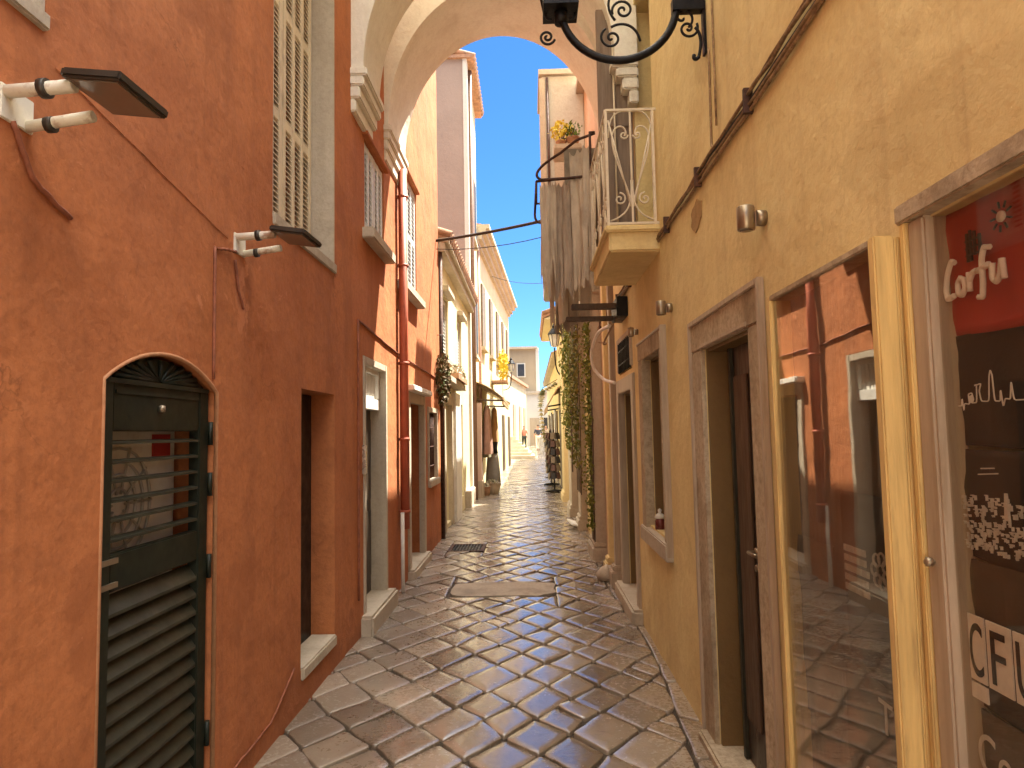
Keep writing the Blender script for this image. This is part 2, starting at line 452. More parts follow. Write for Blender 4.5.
def border(x0f, x1f, ya, yb, lmin, lmax):
    y = ya; sk = 0
    while y < yb:
        h = random.uniform(lmin, lmax); y1 = min(y+h, yb)
        x0, x1 = x0f(y), x1f(y); x0b, x1b = x0f(y1), x1f(y1)
        nsk = random.uniform(-.05, .05)
        if random.random() < .35 and x1-x0 > .2:
            mx = x0+(x1-x0)*random.uniform(.4, .6)
            stone_slab([(x0, y+sk), (mx, y+sk), (mx, y1+nsk), (x0b, y1+nsk)], .008, .012)
            stone_slab([(mx, y+sk), (x1, y-sk), (x1b, y1-nsk), (mx, y1+nsk)], .008, .012)
        else:
            stone_slab([(x0, y+sk), (x1, y-sk), (x1b, y1-nsk), (x0b, y1+nsk)], .008, .012)
        sk = nsk; y = y1
border(lambda y: lane(y)[1]+.05*math.sin(y*1.3+1), lambda y: .96, -3, 46, .28, .7)
for y in range(46, 62, 1):
    for x in range(-4, 4): stone_slab([(x, y), (x+1, y), (x+1, y+1), (x, y+1)], .012, .004)
tag(pv.build('street_paving', paving), 'worn shiny limestone paving laid in a diagonal pattern', 'paving', kind='structure')
# unseen sunlit square with a pale house, added behind the viewer to bounce light
sq = MB()
for y in range(-16, -3):
    for x in range(-9, 9): sq.box(x+.01, x+.99, y+.01, y+.99, -.05, random.uniform(-.004, .004))
tag(sq.build('fill_square_paving', stone), 'unseen pale stone paving added behind the viewer to bounce sunlight', 'paving', kind='structure')
# mended patch of rough concrete
m = MB(); n = 22; pts = []
for i in range(n):
    a = 2*math.pi*i/n; rx, ry = .535, .31
    sx = math.copysign(abs(math.cos(a))**.45, math.cos(a)); sy = math.copysign(abs(math.sin(a))**.45, math.sin(a))
    pts.append((-.32+rx*sx+random.uniform(-.03, .03), 7.10+ry*sy+random.uniform(-.02, .02)))
m.prism(pts, 'z', -.03, .004)
tag(m.build('concrete_patch', concrete), 'rough grey concrete patch mended into the stone paving', 'pavement', kind='structure')
# iron drain grate
dr = empty('drain_cover', (-.91, 9.65, 0), 'dark iron drain grate set into the paving by the left wall', 'drain cover')
m = MB(); m.box(-1.16, -.66, 9.35, 9.40, -.03, .004).box(-1.16, -.66, 9.90, 9.95, -.03, .004).box(-1.16, -1.11, 9.40, 9.90, -.03, .004).box(-.71, -.66, 9.40, 9.90, -.03, .004)
m.build('frame', rustiron, dr)
m = MB()
for i in range(9): m.box(-1.10+i*.043, -1.075+i*.043, 9.40, 9.90, -.03, .001)
m.build('grate', iron, dr)

# ------------------------------------------------------------------ part builders for the walls
def shutter(parent, name, X, face, y0, y1, z0, z1, cols, rows, mat, slatmat, th=.035, stile=.055, rail=.07, pitch=.034):
    """louvred leaf in a plane of constant X; face=+1 looks towards +X"""
    m = MB(); xa, xb = sorted((X, X-face*th))
    cw = (y1-y0-stile*(cols+1))/cols; rh = (z1-z0-rail*(rows+1))/rows
    for i in range(cols+1): m.box(xa, xb, y0+i*(cw+stile), y0+i*(cw+stile)+stile, z0, z1)
    for c in range(cols):
        ya = y0+stile+c*(cw+stile)
        for r in range(rows+1): m.box(xa+.003, xb-.003, ya, ya+cw, z0+r*(rh+rail), z0+r*(rh+rail)+rail)
    f = m.build(name, mat, parent, bevel=.004)
    for c in range(cols):
        m = MB(); ya = y0+stile+c*(cw+stile)
        for r in range(rows):
            za = z0+rail+r*(rh+rail); k = max(2, int(rh/pitch)); p = rh/k
            for q in range(k):
                zc = za+(q+.5)*p; h = p*.46
                xo, xi = X-face*.004, X-face*(th-.004)
                m.add([(xo, ya, zc-h), (xo, ya+cw, zc-h), (xi, ya+cw, zc+h*.55), (xi, ya, zc+h*.55),
                       (xo, ya, zc-h+.007), (xo, ya+cw, zc-h+.007), (xi, ya+cw, zc+h*.55+.007), (xi, ya, zc+h*.55+.007)],
                      [(0,1,2,3),(7,6,5,4),(0,4,5,1),(1,5,6,2),(2,6,7,3),(3,7,4,0)])
        m.build('slats', slatmat, f)
    return f

def surround(parent, X, face, y0, y1, z0, z1, w, mat, proud=.03, bottom=False, name='door_surround', wt=None):
    m = MB(); xa, xb = sorted((X-face*.05, X+face*proud)); wt = wt or w
    m.box(xa, xb, y0-w, y0+.004, z0, z1+wt); m.box(xa, xb, y1-.004, y1+w, z0, z1+wt); m.box(xa+.002, xb-.002, y0+.004, y1-.004, z1-.004, z1+wt)
    if bottom: m.box(xa-.002, xb+.03, y0-w, y1+w, z0-.09, z0)
    return m.build(name, mat, parent, bevel=.008)

# ------------------------------------------------------------------ left: the terracotta house
HA = empty('terracotta_house', (-3.5, 1.2, 0), 'terracotta plastered house along the left with louvred shutters and a red downpipe', 'house')
def SEG(hw, z, rise, n=16, yc=2.57):
    rad = (hw*hw+rise*rise)/(2*rise); a = math.asin(hw/rad)
    return [(yc+rad*math.sin(a-2*a*i/n), z+rise-rad+rad*math.cos(a-2*a*i/n)) for i in range(n+1)]
body = MB().box(-6, XL, -2.6, 10.45, -.3, 9.2)
cuts = MB()
arcp = [(2.17, -.2), (2.97, -.2)] + SEG(.40, 1.80, .12)
cuts.prism(arcp, 'x', -1.95, -1.2)
cuts.box(-1.60, -1.2, 4.08, 4.78, .22, 1.89)
cuts.box(-1.62, -1.2, 3.60, 4.80, 2.80, 5.2)
cuts.box(-1.56, -1.2, 5.68, 6.46, 3.34, 4.16)
cuts.box(-1.56, -1.2, 7.22, 8.36, 3.24, 4.62)
cuts.box(-1.80, -1.2, 5.60, 6.52, .14, 2.27)
cuts.box(-1.75, -1.2, 7.72, 8.74, .09, 1.98)
cuts.box(-1.60, -1.2, 9.20, 9.98, .95, 1.90)
cuts.box(-1.66, -1.2, 1.05, 1.86, 2.82, 5.2)
carve('wall', body, cuts, terracotta, HA)
m = MB(); m.box(-6.2, XL+.30, 5.3, 10.55, 9.2, 9.36)
for k in range(24):
    y = 5.4+k*.216
    m.tube([(XL+.36, y, 9.40), (-3.6, y, 10.2)], .085, 8)
m.build('roof', tile, HA)
# unseen pale upper storey and string course, added to bounce light into the alley
MB().box(-6, XL+.002, -2.6, 5.2, 9.2, 12.2).build('wall', bouncecream, HA)
MB().box(XL-.02, XL+.02, -2.6, 5.2, 5.45, 9.2).build('bounce_facing', bouncecream, HA)
MB().box(XL-.02, XL+.07, -2.6, 5.22, 5.36, 5.45).build('string_course', stone, HA, bevel=.01)
m = MB(); m.box(-6.2, XL+.25, -2.7, 5.3, 12.2, 12.35); m.build('roof', tile, HA)
# stone reveals and sills
def reveal(parent, xb, y0, y1, z0, z1, mat, t=.02):
    m = MB(); m.box(xb, XL-.004, y1-t, y1-.001, z0, z1).box(xb, XL-.004, y0+.001, y0+t, z0, z1).box(xb, XL-.004, y0+t, y1-t, z1-t, z1-.001)
    return m.build('window_frame', mat, parent)
w = reveal(HA, -1.61, 3.60, 4.80, 2.80, 5.19, stone)
MB().box(-1.61, XL+.015, 3.605, 4.795, 2.76, 2.83).build('window_sill', stone, HA, bevel=.006)
shutter(HA, 'window_shutter', -1.545, 1, 3.63, 4.19, 2.84, 5.16, 3, 3, beigepaint, beigepaint)
shutter(HA, 'window_shutter', -1.545, 1, 4.20, 4.77, 2.84, 5.16, 3, 3, beigepaint, beigepaint)
w = reveal(HA, -1.65, 1.05, 1.86, 2.82, 5.19, stone)
MB().box(-1.65, XL+.02, 1.06, 1.855, 2.78, 2.83).build('window_sill', stone, HA, bevel=.006)
shutter(HA, 'window_shutter', -1.60, 1, 1.07, 1.45, 2.85, 5.16, 2, 3, beigepaint, beigepaint)
shutter(HA, 'window_shutter', -1.60, 1, 1.46, 1.84, 2.85, 5.16, 2, 3, beigepaint, beigepaint)
for (a, b, z0, z1) in ((5.68, 6.46, 3.34, 4.16), (7.22, 8.36, 3.24, 4.62)):
    mid = (a+b)/2
    shutter(HA, 'window_shutter', XL-.012, 1, a+.01, mid-.004, z0+.03, z1-.01, 2, 1 if z1 < 4.3 else 2, bluewhite, bluewhite, pitch=.05)
    shutter(HA, 'window_shutter', XL-.012, 1, mid+.004, b-.01, z0+.03, z1-.01, 2, 1 if z1 < 4.3 else 2, bluewhite, bluewhite, pitch=.05)
    MB().box(XL-.10, XL+.10, a-.08, b+.08, z0-.075, z0+.02).build('window_sill', stone, HA, bevel=.01)
    MB().box(XL-.02, XL+.045, a-.06, b+.06, z1+.01, z1+.05).build('drip_moulding', terracotta, HA, bevel=.006)
# green louvred utility door
gd = MB()
x0, x1 = -1.455, -1.408
gd.box(x0, x1, 2.19, 2.27, -.05, 1.80).box(x0, x1, 2.87, 2.95, -.05, 1.80)
gd.box(x0+.004, x1-.004, 2.27, 2.87, 1.63, 1.80).box(x0+.004, x1-.004, 2.27, 2.87, 1.09, 1.215).box(x0+.004, x1-.004, 2.27, 2.87, -.05, .08)
gdo = gd.build('louvred_door', greendk, HA, bevel=.005)
m = MB()
for k in range(6):
    z = 1.255+k*.066
    m.add([(x0+.008, 2.27, z+.006), (x0+.008, 2.87, z+.006), (x1-.004, 2.87, z), (x1-.004, 2.27, z),
           (x0+.008, 2.27, z+.015), (x0+.008, 2.87, z+.015), (x1-.004, 2.87, z+.010), (x1-.004, 2.27, z+.010)],
          [(0,1,2,3),(7,6,5,4),(0,4,5,1),(1,5,6,2),(2,6,7,3),(3,7,4,0)])
m.build('slats', greensl, gdo)
m = MB()
for k in range(14):
    z = .09+k*.0705
    m.add([(x0+.002, 2.27, z+.055), (x0+.002, 2.87, z+.055), (x1-.004, 2.87, z), (x1-.004, 2.27, z),
           (x0+.002, 2.27, z+.066), (x0+.002, 2.87, z+.066), (x1-.004, 2.87, z+.012), (x1-.004, 2.27, z+.012)],
          [(0,1,2,3),(7,6,5,4),(0,4,5,1),(1,5,6,2),(2,6,7,3),(3,7,4,0)])
m.build('slats', greensl, gdo)
m = MB(); m.lathe([(.001, -.014), (.011, -.012), (.013, 0), (.011, .012), (.001, .014)], (x1+.006, 2.56, 1.715), 12)
m.build('lock', lampsteel, gdo)
for z in (1.115, 1.195): MB().box(x1-.002, x1+.008, 2.185, 2.30, z-.009, z+.009).build('bolt', lampsteel, gdo)
for z in (.35, 1.05, 1.40, 1.62): MB().tube([(x1+.008, 2.953, z-.05), (x1+.008, 2.953, z+.05)], .011, 8).build('hinge', greendk, gdo)
m = MB()                                      # carved tympanum with a sunburst
arc = SEG(.385, 1.80, .105)
m.prism(arc, 'x', x0, x1-.012)
for k in range(11):
    a = math.pi*(k+.5)/11
    e = (2.57+.30*math.cos(a), 1.812+.088*math.sin(a))
    m.tube([(x1-.010, 2.57+.02*math.cos(a), 1.818), (x1-.008, e[0], e[1])], [.006, .010], 6)
m.box(x1-.012, x1+.006, 2.20, 2.94, 1.795, 1.812).box(x1-.012, x1+.002, 2.28, 2.86, 1.76, 1.772)
m.build('fanlight_panel', greendk, gdo)
m = MB(); arco = SEG(.402, 1.80, .122, 20)
prev = None
m.tube([(XL-.004, 2.168, -.05), (XL-.004, 2.168, 1.79)] + [(XL-.004, q[0], q[1]) for q in arco[::-1]] + [(XL-.004, 2.972, -.05)], .009, 6)
m.build('door_surround', plaster('chipped_edge', (.55, .25, .12), (.5, .3, .17), (.3, .12, .06), .8, .4), HA)
# black recessed doorway
d = MB().box(-1.585, -1.545, 4.082, 4.778, .22, 1.885).build('door', black, HA)
m = MB().box(-1.545, -1.538, 4.14, 4.40, .35, 1.0).box(-1.545, -1.538, 4.14, 4.40, 1.1, 1.78).box(-1.545, -1.538, 4.46, 4.72, .35, 1.0).box(-1.545, -1.538, 4.46, 4.72, 1.1, 1.78)
m.build('door_panel', black, d, bevel=.003)
MB().box(-1.545, XL+.02, 4.085, 4.775, .16, .235).build('doorstep', stone, HA, bevel=.01)
# doorway with white transom
d3 = MB().box(-1.56, -1.52, 5.665, 6.455, .15, 1.84).build('door', doorwood, HA)
m = MB().box(-1.52, -1.512, 5.68, 6.02, .3, .9).box(-1.52, -1.512, 5.68, 6.02, 1.0, 1.75).box(-1.52, -1.512, 6.09, 6.44, .3, .9).box(-1.52, -1.512, 6.09, 6.44, 1.0, 1.75)
m.build('door_panel', doorwood, d3, bevel=.003)
m = MB().box(-1.79, XL+.012, 5.60+.002, 5.665, .142, 2.265).box(-1.79, XL+.012, 6.455, 6.518, .142, 2.265).box(-1.788, XL+.010, 5.665, 6.455, 2.20, 2.265)
m.build('door_surround', stone, HA, bevel=.006)
tr = MB().box(-1.50, -1.43, 5.665, 6.455, 1.83, 1.93).box(-1.50, -1.43, 5.665, 5.71, 1.93, 2.20).box(-1.50, -1.43, 6.41, 6.455, 1.93, 2.20).box(-1.498, -1.432, 5.71, 6.41, 2.16, 2.20).build('transom_window', whitepaint, HA, bevel=.005)
m = MB()
for k in range(12): m.box(-1.478, -1.462, 5.73+k*.058, 5.765+k*.058, 1.93, 2.16)
m.build('curtain', whitepaint, tr)
MB().box(-1.72, XL+.10, 5.52, 6.56, -.05, .15).build('doorstep', stone, HA, bevel=.02)
m = MB().box(XL-.01, XL+.03, 5.575, 5.62, 1.28, 1.52).build('intercom', simple('steel_panel', (.55, .5, .42), .3, .7), HA, bevel=.006)
# second doorway beyond the pipe
d4 = MB().box(-1.60, -1.56, 7.725, 8.735, .10, 1.97).build('door', doorwood, HA)
m = MB().box(-1.56, -1.552, 7.80, 8.19, .25, .95).box(-1.56, -1.552, 7.80, 8.19, 1.05, 1.88).box(-1.56, -1.552, 8.27, 8.66, .25, .95).box(-1.56, -1.552, 8.27, 8.66, 1.05, 1.88)
m.build('door_panel', doorwood, d4, bevel=.003)
surround(HA, XL, 1, 7.74, 8.72, .0, 1.97, .12, stone, .025)
MB().box(XL-.05, XL+.10, 7.55, 8.95, 2.09, 2.16).build('lintel', whitepaint, HA, bevel=.012)
MB().box(-1.68, XL+.09, 7.60, 8.86, -.05, .10).build('doorstep', stone, HA, bevel=.02)
w4 = surround(HA, XL, 1, 9.20, 9.98, .97, 1.90, .07, stone, .02, True, 'window_frame')
MB().box(-1.59, -1.56, 9.20, 9.98, .96, 1.895).build('pane', dullglass, w4)
m = MB()
for k in range(6): m.tube([(XL-.03, 9.28+k*.125, .98), (XL-.03, 9.28+k*.125, 1.90)], .010, 6)
for k in range(3): m.tube([(XL-.03, 9.2, 1.15+k*.27), (XL-.03, 9.98, 1.15+k*.27)], .009, 6)
m.build('grille', rustiron, w4)
dp = MB().tube([(XL+.06, 7.14, .62), (XL+.06, 7.14, 4.45)], .048, 12).build('downpipe', redpipe, HA)
for z in (.8, 1.55, 2.35, 3.4, 4.15): MB().tube([(XL+.06, 7.14, z-.015), (XL+.06, 7.14, z+.015)], .058, 12).box(XL-.02, XL+.03, 7.12, 7.16, z-.012, z+.012).build('bracket', redpipe, dp)
MB().tube([(XL+.055, 7.02, -.05), (XL+.055, 7.02, .80)], .02, 8).build('drain_pipe', whitepaint, HA)
# old wires across the left wall
def wire(name, pts, r, mat, label, sag=0, cat='cable', group=None):
    P = []
    for i in range(len(pts)-1):
        a, b = Vector(pts[i]), Vector(pts[i+1]); n = 10
        for k in range(n):
            t = k/n; q = a.lerp(b, t); q.z -= sag*4*t*(1-t)
            q += Vector((0, 0, random.uniform(-.004, .004)))*(1 if sag == 0 else 0); P.append(q)
    P.append(Vector(pts[-1]))
    if 'conduit' in name:
        for _ in range(14): P = [P[0]]+[(P[i-1]+P[i]*2+P[i+1])/4 for i in range(1, len(P)-1)]+[P[-1]]
    return tag(MB().tube(P, r, 6).build(name, mat, origin=pts[0]), label, cat, group)
wire('wall_cable', [(XL+.006, 2.92, 1.86), (XL+.006, 2.92, 2.44), (XL+.02, 3.10, 2.47)], .007, redcable, 'painted cable rising from the green door to the farther floodlight')
wire('wall_cable', [(XL+.006, 1.74, 2.46), (XL+.006, 1.82, 2.33), (XL+.006, 1.98, 2.27)], .008, redcable, 'short brown cable hanging from the nearest floodlight arms')
wire('wall_cable', [(XL+.008, 5.42, .3), (XL+.008, 5.42, 2.53), (XL+.008, 7.0, 2.45), (XL+.008, 10.3, 2.42)], .010, redcable, 'terracotta cable up beside the white transom doorway and along the wall')
wire('wall_cable', [(XL+.003, 1.9, 2.70), (XL+.003, 3.05, 2.52)], .0022, terracotta, 'thin painted wire strung slantwise between the two floodlights')
wire('wall_cable', [(XL+.008, 3.95, .28), (XL+.008, 3.6, .12), (XL+.01, 3.0, .10)], .006, redcable, 'thin cable low on the terracotta wall beside the black doorway')
wire('wall_cable', [(XL+.008, 3.12, 2.44), (XL+.008, 3.16, 2.30), (XL+.008, 3.22, 2.22)], .006, redcable, 'short brown cable end dangling below the farther floodlight')

# ------------------------------------------------------------------ AC unit behind the green door
ac = empty('air_conditioner', (-1.72, 2.57, .9), 'dusty white air conditioner unit behind the louvres of the green door', 'air conditioner')
MB().box(-1.90, -1.535, 2.22, 2.92, 1.0, 1.66).build('casing', whitepaint, ac, bevel=.015)
m = MB()
for r in (.06, .11, .16, .21): m.tube([(-1.527, 2.50+r*math.cos(a), 1.36+r*math.sin(a)) for a in [2*math.pi*i/24 for i in range(25)]], .006, 6)
for i in range(10):
    a = 2*math.pi*i/10; m.tube([(-1.527, 2.50+.04*math.cos(a), 1.36+.04*math.sin(a)), (-1.527, 2.50+.22*math.cos(a), 1.36+.22*math.sin(a))], .005, 6)
m.build('fan_guard', simple('guard_grey', (.42, .40, .35), .5), ac)
MB().box(-1.537, -1.528, 2.73, 2.86, 1.53, 1.62).build('badge', redcloth, ac)
MB().box(-1.90, -1.60, 2.25, 2.30, .0, 1.0).build('stand_leg', lampgrey, ac); MB().box(-1.90, -1.60, 2.84, 2.89, .0, 1.0).build('stand_leg', lampgrey, ac)

# ------------------------------------------------------------------ floodlights on the left wall
fl = empty('floodlight', (XL, 1.78, 2.5), 'dark flat floodlight on rusty white arms at the near left', 'floodlight', 'floodlights on the terracotta wall')
MB().box(XL-.01, XL+.008, 1.76, 1.88, 2.44, 2.535).build('wall_plate', rustwhite, fl, bevel=.003)
MB().tube([(XL, 1.78, 2.515), (XL+.19, 1.78, 2.525)], .018, 10).build('arm', rustwhite, fl)
MB().tube([(XL, 1.86, 2.455), (XL+.19, 1.86, 2.48)], .016, 10).build('arm', rustwhite, fl)
MB().tube([(XL+.10, 1.78, 2.52), (XL+.12, 1.78, 2.521)], .026, 12).build('clamp', lampgrey, fl)
MB().tube([(XL+.06, 1.86, 2.459), (XL+.08, 1.86, 2.46)], .022, 12).build('clamp', lampgrey, fl)
MH = Matrix.Translation((XL+.265, 1.82, 2.525)) @ Euler((R(-5), R(10), R(-8))).to_matrix().to_4x4() @ Matrix.Scale(.82, 4)
hd = MB().box(-.10, .12, -.11, .13, -.014, .018, MH).build('lamp_head', lampgrey, fl, bevel=.006)
MB().box(-.082, .102, -.092, .112, -.018, -.012, MH).build('glass', lampglass, hd)
MB().box(-.06, .06, -.03, .05, .018, .034, MH).build('driver_box', lampgrey, hd, bevel=.004)
fl.location = (XL, 1.715, 2.515)
f2 = copy_tree(fl); f2.location = (XL, 3.14, 2.535); tag(f2, 'dark flat floodlight on white arms under the tall beige shutter', 'floodlight')

# ------------------------------------------------------------------ arches across the alley
def arch(y0, y1, xl, xr, zs, ztop, label, rk=1.30):
    o = empty('street_arch', ((xl+xr)/2, (y0+y1)/2, zs), label, 'archway', 'arches spanning the alley')
    c, r = (xl+xr)/2, (xr-xl)/2; n = 36
    prof = [(XL-.02, zs), (xl, zs)] + [(c-r*math.cos(math.pi*i/n), zs+r*rk*math.sin(math.pi*i/n)) for i in range(1, n)] + [(xr, zs), (XR+.02, zs), (XR+.02, ztop), (XL-.02, ztop)]
    # built as a strip of quads so the concave outline stays clean
    m = MB(); nn = n+1
    inn = [(c-r*math.cos(math.pi*i/n), zs+r*rk*math.sin(math.pi*i/n)) for i in range(nn)]
    out = []
    for i in range(nn):
        t = i/n; out.append((XL-.02+(XR-XL+.04)*t if .0 < t < 1 else (XL-.02 if t == 0 else XR+.02), ztop))
    vs = [(p[0], y0, p[1]) for p in inn]+[(p[0], y1, p[1]) for p in inn]+[(p[0], y0, p[1]) for p in out]+[(p[0], y1, p[1]) for p in out]
    fs = []
    for i in range(n):
        fs += [(i, i+1, nn+i+1, nn+i), (i, 2*nn+i, 2*nn+i+1, i+1), (nn+i, nn+i+1, 3*nn+i+1, 3*nn+i), (2*nn+i, 3*nn+i, 3*nn+i+1, 2*nn+i+1)]
    m.add(vs, fs)
    for s, xw, xi in ((1, XL-.02, xl), (-1, XR+.02, xr)):
        a, b = sorted((xw, xi)); k = len(m.v)
        w0 = (XL-.02) if s == 1 else XR+.02
        m.add([(w0, y0, zs), (xi, y0, zs), (w0, y1, zs), (xi, y1, zs), (w0, y0, ztop), (w0, y1, ztop)],
              [(0, 1, 3, 2), (0, 4, 1), (2, 3, 5)] if abs(xi-w0) > 1e-3 else [(0, 1, 3, 2)])
    m.build('vault', archpl, o)
    for s, xw, xi in ((1, XL, xl), (-1, XR, xr)):
        d = abs(xi-xw)+.035
        m = MB()
        for k, (dz0, dz1, f) in enumerate(((-.07, 0, 1.0), (-.15, -.07, .8), (-.25, -.15, .55), (-.36, -.25, .28))):
            a, b = sorted((xw-s*.02, xw+s*d*f)); m.box(a, b, y0-.03*f, y1+.03*f, zs+dz0, zs+dz1+.0)
        m.build('corbel', archpl, o, bevel=.012)
    return o
arch(5.25, 5.85, -1.28, .74, 4.55, 7.6, 'nearer plaster arch whose left corbel is beside the tall beige shutter')
arch(6.50, 7.42, -1.34, .86, 4.66, 7.6, 'farther broad plaster arch framing the blue sky above the red downpipe')

# ------------------------------------------------------------------ right: the ochre house
HB = empty('ochre_house', (3.2, 0, 0), 'ochre plastered house along the right with shop windows, stone door surrounds and a balcony', 'house')
body = MB().box(XR, 5, 2.3, 7.05, -.3, 11.4)
cuts = MB()
cuts.box(.7, 1.45, 2.74, 3.50, .03, 2.01)
cuts.box(.7, 1.22, 4.55, 5.25, .88, 2.14)
cuts.box(.7, 1.25, 5.92, 6.76, .10, 1.96)
cuts.box(.7, 1.10, 5.92, 6.72, 2.14, 2.44)
cuts.box(.7, 1.40, 4.62, 5.36, 2.97, 5.0)
carve('wall', body, cuts, ochre, HB)
carve('wall', MB().box(XR, 5, -2.6, 2.3, -.3, 3.2), MB().box(.7, 1.30, .55, 1.555, .35, 2.06), ochre, HB)  # unseen upper wall left off here to let sunlight in behind the viewer
MB().box(XR-.05, 5, -2.65, 2.29, 3.2, 3.28).build('sun_gap_slab', stone, HB, bevel=.01)
MB().box(.75, 5.2, 2.2, 7.10, 11.4, 11.55).build('roof', tile, HB)
MB().box(XR-.02, XR+.02, 2.28, 7.06, 5.45, 11.4).build('bounce_facing', bouncecream, HB)  # unseen pale facing and string course, added to bounce light downwards
MB().box(XR-.07, XR+.02, 2.27, 7.07, 5.36, 5.45).build('string_course', stone, HB, bevel=.01)
# main doorway
m = MB(); m.box(XR-.016, XR+.010, 3.495, 3.70, .0, 2.005).box(XR-.016, XR+.010, 2.58, 2.745, .0, 2.005).box(XR-.018, XR+.012, 2.58, 3.70, 2.005, 2.16)
ds = m.build('door_surround', worn, HB, bevel=.006)
m = MB(); m.box(XR-.030, XR-.002, 3.685, 3.712, .0, 2.172).box(XR-.030, XR-.002, 2.568, 2.595, .0, 2.172).box(XR-.0305, XR-.002, 2.595, 3.685, 2.145, 2.172)
m.box(XR-.024, XR-.002, 2.745, 3.495, 2.008, 2.03)
m.build('moulding', palewood, ds, bevel=.004)
m = MB(); m.box(XR+.012, 1.20, 3.478, 3.499, .046, 2.005).box(XR+.012, 1.20, 2.741, 2.76, .046, 2.005).box(XR+.017, 1.20, 2.76, 3.478, 1.99, 2.008)
m.build('door_lining', brownjamb, HB)
dl = MB().box(1.0, 1.045, 2.765, 3.40, .05, 2.0)
dlo = dl.build('door', doorwood, HB, bevel=.004)
m = MB()
m.box(0.99, 1.0, 2.84, 3.05, .25, 1.85).box(0.99, 1.0, 3.12, 3.32, .25, 1.85)
m.build('door_panel', brownwood, dlo, bevel=.004)
m = MB(); m.box(0.982, 1.0, 3.335, 3.365, .05, 2.0); m.build('glazing_strip', greensl, dlo)
m = MB(); m.tube([(1.0, 3.08, 1.05), (.955, 3.08, 1.05), (.955, 2.97, 1.05)], .009, 8).lathe([(.02, -.006), (.02, .006)], (.99, 3.08, 1.05), 12, M=Matrix.Rotation(R(90), 3, 'Y')).lathe([(.016, -.006), (.016, .006)], (.99, 3.08, .98), 12, M=Matrix.Rotation(R(90), 3, 'Y'))
m.build('handle', lampsteel, dlo)
MB().box(XR-.06, 1.12, 2.60, 3.68, -.05, .045).build('doorstep', worn, HB, bevel=.012)
# deep window with worn surround
wf = MB(); wf.box(XR-.03, XR+.04, 5.245, 5.42, .80, 2.135).box(XR-.03, XR+.04, 4.44, 4.555, .80, 2.135).box(XR-.032, XR+.042, 4.44, 5.42, 2.135, 2.27)
wfo = wf.build('window_frame', worn, HB, bevel=.006)
m = MB(); m.box(XR-.042, XR+.02, 4.425, 4.445, .78, 2.285).box(XR-.04, XR+.02, 4.445, 5.43, 2.262, 2.282); m.build('moulding', palewood, wfo, bevel=.004)
m = MB().box(XR+.042, 1.145, 5.232, 5.249, .90, 2.138).box(XR+.042, 1.145, 4.551, 4.568, .90, 2.138).box(XR+.044, 1.145, 4.568, 5.232, 2.122, 2.138); m.build('window_lining', brownjamb, HB)
m = MB().box(XR+.052, 1.118, 6.742, 6.758, .115, 1.958).box(XR+.052, 1.118, 5.922, 5.938, .115, 1.958).box(XR+.054, 1.118, 5.938, 6.742, 1.942, 1.958); m.build('door_lining', brownjamb, HB)
MB().prism([(XR-.05, .75), (XR+.28, .75), (XR+.28, .895), (XR-.05, .86)], 'y', 4.43, 5.44).build('window_sill', stone, HB, bevel=.008)
MB().box(1.15, 1.20, 4.56, 5.24, .9, 2.13).build('window_shutter', brownwood, HB)
# doorway under the grating
surround(HB, XR, -1, 5.92, 6.76, .0, 1.96, .13, palewood, .022)
d2 = MB().box(1.12, 1.17, 5.925, 6.755, .103, 1.957).build('door', brownwood, HB)
m = MB()
for k in range(5): m.box(1.108, 1.12, 5.96+k*.16, 6.10+k*.16, .2, 1.9)
m.build('door_panel', brownwood, d2, bevel=.003)
MB().box(XR-.09, 1.118, 5.74, 6.92, -.05, .114).build('doorstep', stone, HB, bevel=.02)
gw = surround(HB, XR, -1, 5.92, 6.72, 2.16, 2.44, .055, stone, .02, False, 'window_frame')
m = MB()
for k in range(9): m.tube([(XR-.012, 5.96+k*.09, 2.15), (XR-.012, 5.96+k*.09, 2.44)], .009, 6)
m.tube([(XR-.012, 5.92, 2.23), (XR-.012, 6.72, 2.23)], .008, 6).tube([(XR-.012, 5.92, 2.36), (XR-.012, 6.72, 2.36)], .008, 6)
m.build('grille', iron, gw)
MB().box(1.06, 1.09, 5.93, 6.71, 2.15, 2.435).build('pane', void, gw)
